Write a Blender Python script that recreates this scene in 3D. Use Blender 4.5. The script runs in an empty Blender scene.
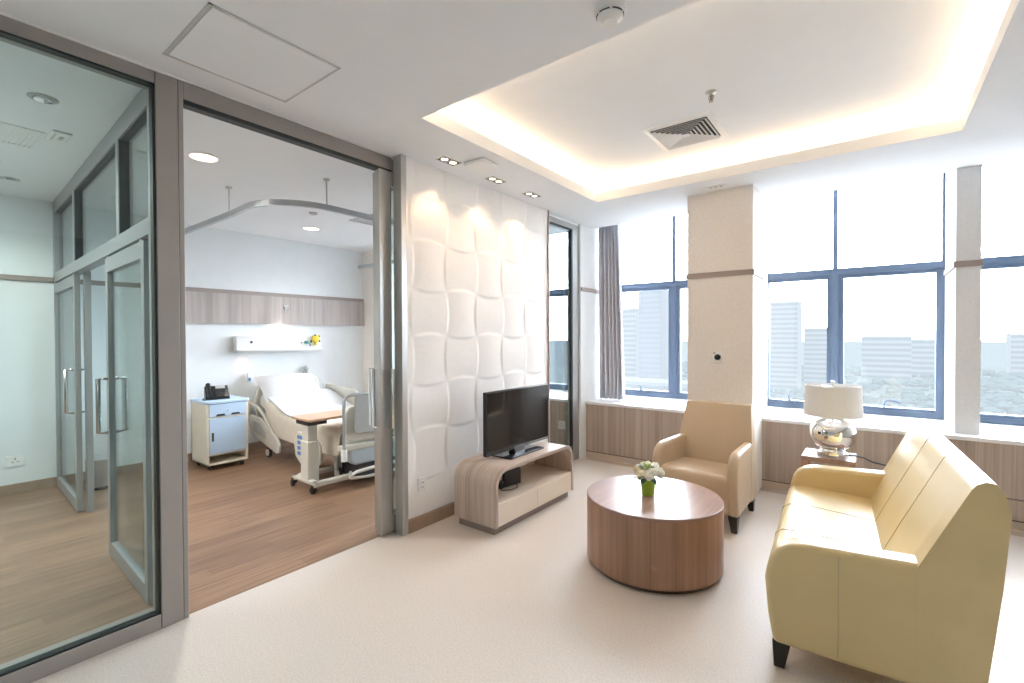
import bpy, bmesh, math, random
from mathutils import Vector, Matrix, Euler
random.seed(7)
R = math.radians
scene = bpy.context.scene
col = scene.collection

# ------------------------------------------------------------------ materials
def newmat(name):
    m = bpy.data.materials.new(name); m.use_nodes = True
    nt = m.node_tree
    return m, nt, nt.nodes['Principled BSDF']

def simple(name, c, rough=.5, metal=0., noise=.04, scale=8., spec=.5, bump=0., bscale=60., coat=0.):
    m, nt, b = newmat(name)
    tc = nt.nodes.new('ShaderNodeTexCoord')
    n = nt.nodes.new('ShaderNodeTexNoise'); n.inputs['Scale'].default_value = scale
    n.inputs['Detail'].default_value = 4
    nt.links.new(tc.outputs['Object'], n.inputs['Vector'])
    r = nt.nodes.new('ShaderNodeValToRGB')
    r.color_ramp.elements[0].position = .3; r.color_ramp.elements[1].position = .7
    r.color_ramp.elements[0].color = tuple(max(0, x*(1-noise)) for x in c)+(1,)
    r.color_ramp.elements[1].color = tuple(min(1, x*(1+noise)) for x in c)+(1,)
    nt.links.new(n.outputs['Fac'], r.inputs['Fac'])
    nt.links.new(r.outputs['Color'], b.inputs['Base Color'])
    b.inputs['Roughness'].default_value = rough
    b.inputs['Metallic'].default_value = metal
    b.inputs['Specular IOR Level'].default_value = spec
    if coat: b.inputs['Coat Weight'].default_value = coat; b.inputs['Coat Roughness'].default_value = .1
    if bump:
        n2 = nt.nodes.new('ShaderNodeTexNoise'); n2.inputs['Scale'].default_value = bscale
        nt.links.new(tc.outputs['Object'], n2.inputs['Vector'])
        bp = nt.nodes.new('ShaderNodeBump'); bp.inputs['Strength'].default_value = bump
        bp.inputs['Distance'].default_value = .005
        nt.links.new(n2.outputs['Fac'], bp.inputs['Height'])
        nt.links.new(bp.outputs['Normal'], b.inputs['Normal'])
    return m

def streak(name, c1, c2, scl=(60, 60, 1.5), rough=.4, spec=.5, big=.5, coat=0.):
    """wood laminate with grain running along the axis of the small scale"""
    m, nt, b = newmat(name)
    tc = nt.nodes.new('ShaderNodeTexCoord')
    mp = nt.nodes.new('ShaderNodeMapping'); mp.inputs['Scale'].default_value = scl
    nt.links.new(tc.outputs['Object'], mp.inputs['Vector'])
    n = nt.nodes.new('ShaderNodeTexNoise'); n.inputs['Scale'].default_value = 1.; n.inputs['Detail'].default_value = 5
    n.inputs['Roughness'].default_value = .6
    nt.links.new(mp.outputs['Vector'], n.inputs['Vector'])
    mp2 = nt.nodes.new('ShaderNodeMapping'); mp2.inputs['Scale'].default_value = tuple(s*.16 for s in scl)
    nt.links.new(tc.outputs['Object'], mp2.inputs['Vector'])
    n2 = nt.nodes.new('ShaderNodeTexNoise'); n2.inputs['Scale'].default_value = 1.; n2.inputs['Detail'].default_value = 2
    nt.links.new(mp2.outputs['Vector'], n2.inputs['Vector'])
    mx = nt.nodes.new('ShaderNodeMix'); mx.data_type = 'FLOAT'; mx.inputs[0].default_value = big
    nt.links.new(n.outputs['Fac'], mx.inputs[2]); nt.links.new(n2.outputs['Fac'], mx.inputs[3])
    r = nt.nodes.new('ShaderNodeValToRGB')
    r.color_ramp.elements[0].position = .36; r.color_ramp.elements[1].position = .64
    r.color_ramp.elements[0].color = c1+(1,); r.color_ramp.elements[1].color = c2+(1,)
    nt.links.new(mx.outputs[0], r.inputs['Fac'])
    nt.links.new(r.outputs['Color'], b.inputs['Base Color'])
    b.inputs['Roughness'].default_value = rough
    b.inputs['Specular IOR Level'].default_value = spec
    if coat: b.inputs['Coat Weight'].default_value = coat; b.inputs['Coat Roughness'].default_value = .12
    return m

def plank_floor(name):
    m, nt, b = newmat(name)
    tc = nt.nodes.new('ShaderNodeTexCoord')
    mp = nt.nodes.new('ShaderNodeMapping'); mp.inputs['Rotation'].default_value = (0, 0, R(90))
    nt.links.new(tc.outputs['Object'], mp.inputs['Vector'])
    br = nt.nodes.new('ShaderNodeTexBrick')
    br.inputs['Scale'].default_value = 1.; br.inputs['Brick Width'].default_value = 1.1
    br.inputs['Row Height'].default_value = .11; br.inputs['Mortar Size'].default_value = .0008
    br.inputs['Color1'].default_value = (.30, .178, .108, 1); br.inputs['Color2'].default_value = (.225, .13, .077, 1)
    br.inputs['Mortar'].default_value = (.17, .10, .062, 1); br.inputs['Bias'].default_value = 0.
    br.offset = .37
    nt.links.new(mp.outputs['Vector'], br.inputs['Vector'])
    mp2 = nt.nodes.new('ShaderNodeMapping'); mp2.inputs['Scale'].default_value = (45, 2.2, 1)
    nt.links.new(tc.outputs['Object'], mp2.inputs['Vector'])
    n = nt.nodes.new('ShaderNodeTexNoise'); n.inputs['Scale'].default_value = 1.; n.inputs['Detail'].default_value = 5
    nt.links.new(mp2.outputs['Vector'], n.inputs['Vector'])
    r = nt.nodes.new('ShaderNodeValToRGB')
    r.color_ramp.elements[0].position = .3; r.color_ramp.elements[1].position = .7
    r.color_ramp.elements[0].color = (.72, .72, .72, 1); r.color_ramp.elements[1].color = (1.2, 1.2, 1.2, 1)
    nt.links.new(n.outputs['Fac'], r.inputs['Fac'])
    mx = nt.nodes.new('ShaderNodeMix'); mx.data_type = 'RGBA'; mx.blend_type = 'MULTIPLY'; mx.inputs[0].default_value = 1.
    nt.links.new(br.outputs['Color'], mx.inputs[6]); nt.links.new(r.outputs['Color'], mx.inputs[7])
    nt.links.new(mx.outputs[2], b.inputs['Base Color'])
    b.inputs['Roughness'].default_value = .42
    b.inputs['Specular IOR Level'].default_value = .4
    return m

def vinyl_floor(name):
    m, nt, b = newmat(name)
    tc = nt.nodes.new('ShaderNodeTexCoord')
    n = nt.nodes.new('ShaderNodeTexNoise'); n.inputs['Scale'].default_value = 120.; n.inputs['Detail'].default_value = 3
    nt.links.new(tc.outputs['Object'], n.inputs['Vector'])
    r = nt.nodes.new('ShaderNodeValToRGB')
    r.color_ramp.elements[0].position = .38; r.color_ramp.elements[1].position = .58
    r.color_ramp.elements[0].color = (.605, .545, .49, 1); r.color_ramp.elements[1].color = (.685, .625, .57, 1)
    nt.links.new(n.outputs['Fac'], r.inputs['Fac'])
    nt.links.new(r.outputs['Color'], b.inputs['Base Color'])
    b.inputs['Roughness'].default_value = .36
    b.inputs['Specular IOR Level'].default_value = .45
    return m

def glass(name, tint, gloss=.08, rough=0.):
    m = bpy.data.materials.new(name); m.use_nodes = True
    nt = m.node_tree; nt.nodes.clear()
    out = nt.nodes.new('ShaderNodeOutputMaterial')
    tr = nt.nodes.new('ShaderNodeBsdfTransparent'); tr.inputs['Color'].default_value = tint+(1,)
    gl = nt.nodes.new('ShaderNodeBsdfGlossy'); gl.inputs['Roughness'].default_value = rough
    lw = nt.nodes.new('ShaderNodeFresnel'); lw.inputs['IOR'].default_value = 1.45
    ma = nt.nodes.new('ShaderNodeMath'); ma.operation = 'MULTIPLY'; ma.inputs[1].default_value = gloss/.04
    nt.links.new(lw.outputs['Fac'], ma.inputs[0])
    mi = nt.nodes.new('ShaderNodeMath'); mi.operation = 'MINIMUM'; mi.inputs[1].default_value = .6
    nt.links.new(ma.outputs[0], mi.inputs[0])
    mx = nt.nodes.new('ShaderNodeMixShader')
    nt.links.new(mi.outputs[0], mx.inputs['Fac'])
    nt.links.new(tr.outputs[0], mx.inputs[1]); nt.links.new(gl.outputs[0], mx.inputs[2])
    nt.links.new(mx.outputs[0], out.inputs['Surface'])
    return m

def emit(name, c, s):
    m, nt, b = newmat(name)
    b.inputs['Base Color'].default_value = c+(1,)
    b.inputs['Emission Color'].default_value = c+(1,)
    b.inputs['Emission Strength'].default_value = s
    return m

M = {}
M['wall'] = simple('wall paint', (.80, .775, .735), .7, noise=.015)
M['wall_cool'] = simple('bedroom wall paint', (.80, .83, .84), .65, noise=.015)
M['wall_dark'] = simple('taupe wall paint', (.34, .32, .30), .8, noise=.02)  # for unseen walls, made dark to lower the bounced light
M['paper'] = simple('beige wallpaper', (.85, .80, .755), .75, noise=.04, scale=60)
M['paper_grey'] = simple('grey wallpaper', (.76, .76, .77), .75, noise=.04, scale=60)
M['ceil'] = simple('ceiling paint', (.845, .865, .885), .8, noise=.01)
M['wave'] = simple('white textured panel', (.90, .895, .89), .6, noise=.015, scale=30)
M['vinyl'] = vinyl_floor('speckled vinyl')
M['border'] = simple('vinyl border', (.47, .38, .30), .4, noise=.06, scale=90)
M['planks'] = plank_floor('oak planks')
M['frame'] = simple('bronze grey frame', (.33, .305, .285), .42, metal=.15, noise=.03)
M['frame_light'] = simple('light grey frame', (.34, .345, .345), .35, metal=.35, noise=.02)
M['frame_bright'] = simple('satin aluminium', (.50, .50, .49), .28, metal=.6, noise=.02)
M['gasket'] = simple('black gasket', (.015, .02, .02), .5)
M['winframe'] = simple('haze blue window frame', (.12, .168, .25), .4, noise=.02)  # blue cast of window haze and glare put into the frame colour
M['panel'] = streak('grey oak laminate', (.33, .255, .205), (.53, .435, .365), (120, 120, 1.2), .5)
M['band'] = streak('pale oak laminate', (.35, .305, .285), (.52, .47, .445), (30, 30, 1.), .5)
M['tvwood'] = streak('striped oak', (.36, .28, .235), (.66, .56, .48), (70, 1.5, 1.5), .4)
M['skirt'] = simple('timber skirting', (.33, .235, .165), .5, noise=.08, scale=20)
M['skirt_pale'] = simple('pale coved skirting', (.55, .455, .375), .45, noise=.05, scale=40)
M['rail'] = simple('taupe rail', (.33, .28, .255), .5, noise=.04)
M['cream'] = simple('cream lacquer', (.80, .71, .60), .4, noise=.02)
M['tablewood'] = streak('walnut veneer', (.27, .145, .09), (.43, .25, .165), (115, 115, 1.3), .36)
M['tabletop'] = streak('walnut top', (.25, .15, .12), (.36, .23, .185), (60, 2.0, 60), .32, coat=.2)
M['plinth'] = simple('brown plinth', (.12, .08, .06), .5)
M['plinth_grey'] = simple('taupe plinth', (.30, .24, .21), .5)
M['leather'] = simple('cream yellow leather', (.71, .55, .275), .36, spec=.8, noise=.03, scale=5, bump=.15, bscale=250)
M['leather_tan'] = simple('tan leather', (.58, .455, .315), .38, noise=.03, scale=5, bump=.15, bscale=250)
M['seam'] = simple('leather seam', (.56, .46, .27), .6)
M['seam_tan'] = simple('tan leather seam', (.42, .31, .20), .6)
M['dark'] = simple('dark stained wood', (.02, .016, .014), .4)
M['black'] = simple('black plastic', (.012, .012, .014), .3)
M['screen'] = simple('screen glass', (.010, .011, .013), .10, noise=.0, spec=.5)
M['chrome'] = simple('polished chrome', (.85, .85, .85), .08, metal=1., noise=.0)
M['mercury'] = simple('mirror glass', (.88, .85, .80), .06, metal=1., noise=.04, scale=20)
M['steel'] = simple('brushed steel', (.55, .55, .54), .3, metal=.9)
M['alum'] = simple('aluminium', (.52, .54, .56), .35, metal=.7)
M['shade'] = simple('linen shade', (.86, .85, .845), .9, noise=.03, scale=120)
M['curtain'] = simple('grey curtain', (.68, .67, .72), .85, noise=.05, scale=30)
M['white'] = simple('white plastic', (.84, .84, .83), .4, noise=.01)
M['white_gloss'] = simple('white stone', (.85, .85, .84), .3, noise=.02)
M['offwhite'] = simple('bed plastic', (.72, .69, .62), .45, noise=.02)
M['greyplastic'] = simple('grey plastic', (.50, .51, .50), .45, noise=.02)
M['bluegrey'] = simple('pale blue plastic', (.50, .57, .62), .45, noise=.02)
M['blue'] = simple('pale blue lacquer', (.50, .66, .84), .4, noise=.02)
M['label_blue'] = simple('blue print', (.12, .27, .62), .5)
M['cabcream'] = simple('ivory cabinet', (.78, .73, .62), .45, noise=.02)
M['cotton'] = simple('white cotton', (.68, .685, .70), .9, noise=.02)
M['blanket'] = simple('cream cotton', (.70, .63, .53), .9, noise=.03)
M['oaktop'] = streak('beech top', (.50, .32, .21), (.63, .43, .30), (2, 50, 50), .4)
M['lime'] = simple('lime green pot', (.36, .55, .04), .35, noise=.05)
M['petal'] = simple('white petals', (.86, .87, .78), .7, noise=.05, scale=60)
M['petal_cream'] = simple('cream petals', (.84, .78, .58), .7, noise=.06, scale=60)
M['petal_green'] = simple('lime petals', (.55, .68, .22), .7, noise=.1, scale=60)
M['leaf'] = simple('dark leaves', (.035, .10, .05), .5, noise=.2, scale=40)
M['yellow'] = simple('yellow plastic', (.80, .62, .05), .4)
M['teal'] = simple('teal plastic', (.05, .25, .25), .4)
M['redbrown'] = simple('red plastic', (.30, .08, .06), .4)
M['slot'] = simple('dark slot', (.05, .05, .055), .6)
M['lampglow'] = emit('warm lamp', (1., .86, .66), 2.)
M['lampoff'] = emit('soft lamp', (1., .93, .83), 3.)
M['led'] = emit('warm led', (1., .72, .42), 10.)
M['glass'] = glass('clear glass', (.93, .97, .96), .035)
M['glass_tint'] = glass('green tint glass', (.80, .885, .89), .05)
M['glass_win'] = glass('window glass', (.97, .98, 1.), .03)
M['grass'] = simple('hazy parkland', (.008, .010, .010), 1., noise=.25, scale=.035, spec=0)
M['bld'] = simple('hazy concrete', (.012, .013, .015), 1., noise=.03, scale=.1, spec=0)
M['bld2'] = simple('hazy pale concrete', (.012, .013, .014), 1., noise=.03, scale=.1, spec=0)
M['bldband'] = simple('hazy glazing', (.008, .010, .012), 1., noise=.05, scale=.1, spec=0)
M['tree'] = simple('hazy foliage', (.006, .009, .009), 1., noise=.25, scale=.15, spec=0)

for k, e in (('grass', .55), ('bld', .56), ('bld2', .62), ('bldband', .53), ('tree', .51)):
    b_ = M[k].node_tree.nodes['Principled BSDF']; b_.inputs['Emission Color'].default_value = (.86, .95, 1., 1); b_.inputs['Emission Strength'].default_value = e  # aerial haze put into the materials as an even glow

# ------------------------------------------------------------------ mesh helpers
def bx(bm, a, b):
    """axis aligned box from corner a to corner b"""
    x0, y0, z0 = (min(a[i], b[i]) for i in range(3)); x1, y1, z1 = (max(a[i], b[i]) for i in range(3))
    v = [bm.verts.new(p) for p in ((x0,y0,z0),(x1,y0,z0),(x1,y1,z0),(x0,y1,z0),(x0,y0,z1),(x1,y0,z1),(x1,y1,z1),(x0,y1,z1))]
    for f in ((0,3,2,1),(4,5,6,7),(0,1,5,4),(1,2,6,5),(2,3,7,6),(3,0,4,7)):
        bm.faces.new([v[i] for i in f])

def prism(bm, poly, axis, a, b):
    """extrude a polygon. axis 'y': poly is (x,z); 'x': poly is (y,z); 'z': poly is (x,y)"""
    def P(u, w, t):
        return (u, t, w) if axis == 'y' else (t, u, w) if axis == 'x' else (u, w, t)
    A = [bm.verts.new(P(u, w, a)) for u, w in poly]; B = [bm.verts.new(P(u, w, b)) for u, w in poly]
    n = len(poly)
    fs = [bm.faces.new(A), bm.faces.new(B[::-1])]
    for i in range(n):
        fs.append(bm.faces.new((A[i], B[i], B[(i+1) % n], A[(i+1) % n])))
    bmesh.ops.recalc_face_normals(bm, faces=fs)

def lathe(bm, prof, seg=32, c=(0, 0, 0), cap=True):
    rings = []
    for r, z in prof:
        if r < 1e-6:
            rings.append([bm.verts.new((c[0], c[1], c[2]+z))])
        else:
            rings.append([bm.verts.new((c[0]+r*math.cos(2*math.pi*i/seg), c[1]+r*math.sin(2*math.pi*i/seg), c[2]+z)) for i in range(seg)])
    fs = []
    for a, b in zip(rings, rings[1:]):
        for i in range(seg):
            j = (i+1) % seg
            if len(a) == 1 and len(b) == 1: continue
            if len(a) == 1: fs.append(bm.faces.new((a[0], b[j], b[i])))
            elif len(b) == 1: fs.append(bm.faces.new((a[i], a[j], b[0])))
            else: fs.append(bm.faces.new((a[i], a[j], b[j], b[i])))
    if cap:
        if len(rings[0]) > 1: fs.append(bm.faces.new(rings[0][::-1]))
        if len(rings[-1]) > 1: fs.append(bm.faces.new(rings[-1]))
    bmesh.ops.recalc_face_normals(bm, faces=fs)

def tube(bm, pts, r, seg=10, closed=False):
    pts = [Vector(p) for p in pts]; n = len(pts)
    rings = []; ref = None
    for i, p in enumerate(pts):
        if closed: d = pts[(i+1) % n]-pts[i-1]
        else: d = pts[min(i+1, n-1)]-pts[max(i-1, 0)]
        d.normalize()
        if ref is None: ref = Vector((0, 0, 1)) if abs(d.z) < .9 else Vector((1, 0, 0))
        u = d.cross(ref).normalized(); w = u.cross(d).normalized(); ref = w
        rr = r[i] if isinstance(r, (list, tuple)) else r
        rings.append([bm.verts.new(p+u*rr*math.cos(2*math.pi*k/seg)+w*rr*math.sin(2*math.pi*k/seg)) for k in range(seg)])
    fs = []
    m = n if closed else n-1
    for i in range(m):
        a, b = rings[i], rings[(i+1) % n]
        for k in range(seg):
            fs.append(bm.faces.new((a[k], a[(k+1) % seg], b[(k+1) % seg], b[k])))
    if not closed:
        fs.append(bm.faces.new(rings[0][::-1])); fs.append(bm.faces.new(rings[-1]))
    bmesh.ops.recalc_face_normals(bm, faces=fs)

def sweep_rect(bm, pts, w, h):
    """rectangular section swept along a flat path (z constant)"""
    pts = [Vector(p) for p in pts]; rings = []
    for i, p in enumerate(pts):
        d = pts[min(i+1, len(pts)-1)]-pts[max(i-1, 0)]; d.normalize()
        s = Vector((-d.y, d.x, 0))*w/2; u = Vector((0, 0, h/2))
        rings.append([bm.verts.new(p+q) for q in (s+u, s-u, -s-u, -s+u)])
    fs = []
    for a, b in zip(rings, rings[1:]):
        for k in range(4): fs.append(bm.faces.new((a[k], a[(k+1) % 4], b[(k+1) % 4], b[k])))
    fs.append(bm.faces.new(rings[0][::-1])); fs.append(bm.faces.new(rings[-1]))
    bmesh.ops.recalc_face_normals(bm, faces=fs)

def ball(bm, c, r, sub=2, s=(1, 1, 1)):
    mt = Matrix.Translation(c) @ Matrix.Diagonal((s[0], s[1], s[2], 1))
    return bmesh.ops.create_icosphere(bm, subdivisions=sub, radius=r, matrix=mt)['verts']

def arc(cx, cy, r, a0, a1, n=8):
    return [(cx+r*math.cos(R(a0+(a1-a0)*i/n)), cy+r*math.sin(R(a0+(a1-a0)*i/n))) for i in range(n+1)]

def rrect(x0, y0, x1, y1, r, n=6):
    return arc(x1-r, y1-r, r, 0, 90, n)+arc(x0+r, y1-r, r, 90, 180, n)+arc(x0+r, y0+r, r, 180, 270, n)+arc(x1-r, y0+r, r, 270, 360, n)

def obj(name, bm, mat, parent=None, bevel=0., seg=2, smooth=False, sub=0, label=None):
    me = bpy.data.meshes.new(name)
    bm.to_mesh(me); bm.free()
    o = bpy.data.objects.new(name, me); col.objects.link(o)
    me.materials.append(M[mat] if isinstance(mat, str) else mat)
    if parent is not None: o.parent = parent
    if bevel:
        md = o.modifiers.new('bevel', 'BEVEL'); md.width = bevel; md.segments = seg; md.limit_method = 'ANGLE'; md.angle_limit = R(35)
        md.harden_normals = False
    if sub:
        md = o.modifiers.new('sub', 'SUBSURF'); md.levels = sub; md.render_levels = sub
    if smooth or bevel or sub:
        for p in me.polygons: p.use_smooth = True
        try: me.set_sharp_from_angle(angle=R(40) if not bevel else R(60))
        except Exception: pass
    if label: o['label'] = label
    return o

def box(name, a, b, mat, parent=None, bevel=0., **k):
    bm = bmesh.new(); bx(bm, a, b); return obj(name, bm, mat, parent, bevel, **k)

def boxes(name, lst, mat, parent=None, bevel=0., **k):
    bm = bmesh.new()
    for a, b in lst: bx(bm, a, b)
    return obj(name, bm, mat, parent, bevel, **k)

def thing(name, label, cat, loc=(0, 0, 0), rz=0., group=None):
    o = bpy.data.objects.new(name, None); col.objects.link(o)
    o.empty_display_size = .1
    o.location = loc; o.rotation_euler = (0, 0, rz)
    return tag(o, label, cat, group)

def tag(o, label, cat, group=None):
    o['label'] = label; o['category'] = cat
    if group: o['group'] = group
    return o

def each(name, lst, mat, parent=None, bevel=0.):
    return [box(name, a, b, mat, parent, bevel) for a, b in lst]

def struct(o):
    o['kind'] = 'structure'; return o

def sempty(name, loc=(0, 0, 0), rz=0.):
    o = bpy.data.objects.new(name, None); col.objects.link(o); o.location = loc; o.rotation_euler = (0, 0, rz)
    o.empty_display_size = .1
    return struct(o)

def copy_tree(o, parent=None):
    c = o.copy(); col.objects.link(c)
    if parent is not None: c.parent = parent
    for ch in [k for k in bpy.data.objects if k.parent == o]: copy_tree(ch, c)
    return c

# ------------------------------------------------------------------ shell
H = 2.665          # living ceiling
HB = 2.67          # bedroom ceiling
XW = -6.1          # bedroom head wall
XP = -2.70         # face of the glazed partition
YW = 4.806         # face of the window ledge
YG = 5.62          # inner face of the windows
XR = 2.6; YB = -2.2

struct(box('floor', (XP-.03, YB, -.1), (XR, 5.75, 0), 'vinyl'))
struct(box('floor', (XW-.1, YB, -.1), (XP-.03, 5.75, 0), 'planks'))
struct(box('trim_1', (-2.58, 4.70, 0.0), (XR, YW-.012, .002), 'border'))

# ceilings: lowered soffit with a coffer, upper slab, coffer sides
TX0, TX1, TY0, TY1 = -2.085, .433, 1.85, 4.03
ZL = 2.75; ZU = 2.87; CV = .22
struct(boxes('ceiling', [((XP, YB, H), (TX0, 5.0, ZL)), ((TX1, YB, H), (XR, 5.0, ZL)),
                         ((TX0, YB, H), (TX1, TY0, ZL)), ((TX0, TY1, H), (TX1, 5.0, ZL))], 'ceil'))
struct(boxes('ceiling', [((XP, YB, ZU), (XR, 5.0, 3.05)),
                         ((XP, YB, ZL), (TX0-CV, 5.0, ZU)), ((TX1+CV, YB, ZL), (XR, 5.0, ZU)),
                         ((TX0-CV, YB, ZL), (TX1+CV, TY0-CV, ZU)), ((TX0-CV, TY1+CV, ZL), (TX1+CV, 5.0, ZU)),
                         ((XP, 5.0, 2.98), (XR, 5.75, 3.05))], 'ceil'))
struct(boxes('ceiling', [((XW-.1, .75, HB), (XP, 5.0, 3.05)), ((XW-.1, 5.0, 2.98), (XP, 5.75, 3.05)),
                         ((XW-.1, YB, H), (XP, .75, 3.05))], 'ceil'))
# outer walls
struct(box('wall_right', (XR, YB, -.1), (XR+.1, 5.75, 3.05), 'wall_dark'))
struct(box('wall_back', (XW-.1, YB-.1, -.1), (XR, YB, 3.05), 'wall_dark'))
struct(box('wall_bedroom', (XW-.1, YB, -.1), (XW, 5.75, 3.05), 'wall_cool'))

# window side: spandrel below the sill, ledge face, skirting, sill
struct(box('wall_window', (XW, YW+.02, 0), (XR, 5.75, .612), 'wall'))
struct(box('trim_2', (-2.625, YW, .076), (-1.345, YW+.02, .612), 'panel'))
struct(boxes('trim_3', [((-.806, YW, .076), (.60, YW+.02, .612)), ((.60, YW, .226), (XR, YW+.02, .612)), ((.60, YW, .076), (XR, YW+.02, .221))], 'panel'))
struct(box('trim_4', (XW, YW, .076), (-2.70, YW+.02, .612), 'panel'))
struct(boxes('trim_5', [((-2.625, YW-.005, .068), (-1.345, YW+.02, .076)), ((-.806, YW-.005, .068), (XR, YW+.02, .076))], 'plinth'))
bm = bmesh.new()
for x0, x1 in ((-2.625, -1.345), (-.806, XR)):
    prism(bm, [(YW+.02, 0), (YW-.012, 0), (YW-.004, .012), (YW-.002, .068), (YW+.02, .068)], 'x', x0, x1)
struct(obj('baseboard_window', bm, 'skirt_pale'))
struct(boxes('trim_6', [((-2.63, YW-.014, .612), (-1.345, YG+.09, .642)), ((-.806, YW-.014, .612), (XR, YG+.09, .642)),
                        ((-1.345, 4.9, .612), (-.806, YG+.09, .642)), ((XW, YW-.014, .612), (-2.70, YG+.09, .642))], 'white_gloss', bevel=.004))

# pier between the windows, narrow column on the sill
bm = bmesh.new(); prism(bm, [(-1.345, 4.37), (-.806, 4.37), (-.806, 4.80), (-.895, 5.62), (-.895, 5.72), (-1.345, 5.72)], 'z', 0, 3.0); struct(obj('wall_pier', bm, 'paper'))
struct(boxes('trim_7', [((-1.357, 4.356, 1.91), (-.794, 4.37, 1.955)), ((-1.357, 4.37, 1.91), (-1.345, 5.6, 1.955)), ((-.806, 4.37, 1.91), (-.794, 4.82, 1.955))], 'rail'))
struct(box('wall_column', (.497, 4.93, .642), (.637, 5.72, 3.0), 'paper_grey'))
struct(boxes('trim_8', [((.485, 4.918, 1.912), (.649, 4.93, 1.957)), ((.485, 4.93, 1.912), (.497, 5.6, 1.957)), ((.637, 4.93, 1.912), (.649, 5.6, 1.957))], 'rail'))
# return wall by the left window
struct(boxes('wall_return', [((-2.70, 4.69, 0), (-2.63, 5.72, 3.0))], 'wall_cool'))
struct(box('trim_9', (-2.63, 4.70, 1.905), (-2.618, 5.6, 1.95), 'rail'))

# windows ------------------------------------------------------------
def window(name, x0, x1, mull, left_jamb=True, handles=()):
    root = sempty(name, (0, 0, 0))
    y0, y1 = YG, YG+.08
    lj = .012 if not left_jamb else .05
    fr = [((x0, y0, .642), (x1, y1, .69)), ((x0, y0-.01, 1.99), (x1, y1, 2.05)),
          ((x0, y0, 2.93), (x1, y1, 2.98)),
          ((x0, y0+.001, .69), (x0+lj, y1, 1.99)), ((x1-.055, y0+.001, .69), (x1, y1, 1.99)),
          ((x0, y0+.001, 2.05), (x0+.4*lj, y1, 2.93)), ((x1-.018, y0+.001, 2.05), (x1, y1, 2.93))]
    ms = [x0+lj]+sorted(mull)+[x1-.055]
    for m in mull:
        fr += [((m-.02, y0+.002, 2.05), (m+.02, y1, 2.93)), ((m-.03, y0-.008, .69), (m+.03, y1, 1.99))]
    for k, (a, b) in enumerate(zip(ms, ms[1:])):
        a1 = a+(.03 if k else 0); b1 = b-(.03 if k < len(ms)-2 else 0); w = .038
        fr += [((a1, y0+.012, .69), (b1, y1-.002, .718)), ((a1, y0+.012, 1.955), (b1, y1-.002, 1.99))]
        if k: fr.append(((a1, y0+.013, .718), (a1+w, y1-.003, 1.955)))
        if k < len(ms)-2: fr.append(((b1-w, y0+.013, .718), (b1, y1-.003, 1.955)))
    boxes('frame', fr, 'winframe', root)
    xs = [x0]+list(mull)+[x1]
    for a, b in zip(xs, xs[1:]):
        box('pane', (a+.01, y0+.045, .67), (b-.01, y0+.051, 2.0), 'glass_win', root)
        box('pane', (a+.01, y0+.045, 2.02), (b-.01, y0+.051, 2.96), 'glass_win', root)
    for hx, style in handles:
        bm = bmesh.new()
        bx(bm, (hx-.055, y0-.022, .703), (hx+.055, y0+.012, .72))
        if style == 0:
            bx(bm, (hx-.012, y0-.03, .72), (hx+.016, y0-.005, .738)); tube(bm, [(hx, y0-.018, .735), (hx-.004, y0-.02, .765), (hx-.018, y0-.022, .775)], .007, 8)
        else:
            tube(bm, [(hx-.02, y0-.018, .715), (hx-.018, y0-.02, .765), (hx+.0, y0-.022, .782), (hx+.06, y0-.024, .783), (hx+.10, y0-.024, .768)], .008, 8)
        obj('handle', bm, 'winframe', root, smooth=True)
    return root
window('window_1', -2.63, -1.345, [-1.89], handles=[(-2.29, 0)])
window('window_2', -.895, .497, [-.302], left_jamb=False, handles=[(-.69, 0), (.10, 1)])
window('window_3', .637, XR, [1.62], handles=[(1.06, 0)])
window('window_4', XW, -2.70, [-3.30, -4.4])

# wavy feature wall ---------------------------------------------------
def wave_wall():
    bm = bmesh.new()
    y0, y1, z0, z1 = 2.165, 3.985, .095, H
    p = .345; n = 264; mz = 372
    A = .0075
    def h(y, z):
        # basket weave: neighbouring tiles bulge in turn across and along
        u = (y-2.221)/p; v = (z-.364)/p
        u, v = u-.055*math.sin(math.pi*v)*math.cos(math.pi*u), v+.06*math.sin(math.pi*u)*math.cos(math.pi*v)
        i, j = math.floor(u), math.floor(v); fu, fv = u-i, v-j
        c = lambda q: max(-1., min(1., math.sin(math.pi*q)/.11))
        W = .5+.5*c(u)*c(v)
        return A*(math.sin(math.pi*fu)*W+math.sin(math.pi*fv)*(1-W))
    V = [[bm.verts.new((-2.618+h(y0+(y1-y0)*a/n, z0+(z1-z0)*b/mz), y0+(y1-y0)*a/n, z0+(z1-z0)*b/mz)) for b in range(mz+1)] for a in range(n+1)]
    for a in range(n):
        for b in range(mz):
            bm.faces.new((V[a][b], V[a+1][b], V[a+1][b+1], V[a][b+1]))
    o = obj('wall_left', bm, 'wave', smooth=True)
    return struct(o)
wave_wall()
struct(boxes('wall_left', [((-2.70, 2.165, 0), (-2.622, 3.985, H))], 'wall'))
struct(box('trim_10', (-2.70, 3.985, 0), (-2.598, 3.998, H), 'rail'))
struct(boxes('baseboard_left', [((-2.622, 2.165, 0), (-2.598, 3.985, .092))], 'skirt'))
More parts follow.
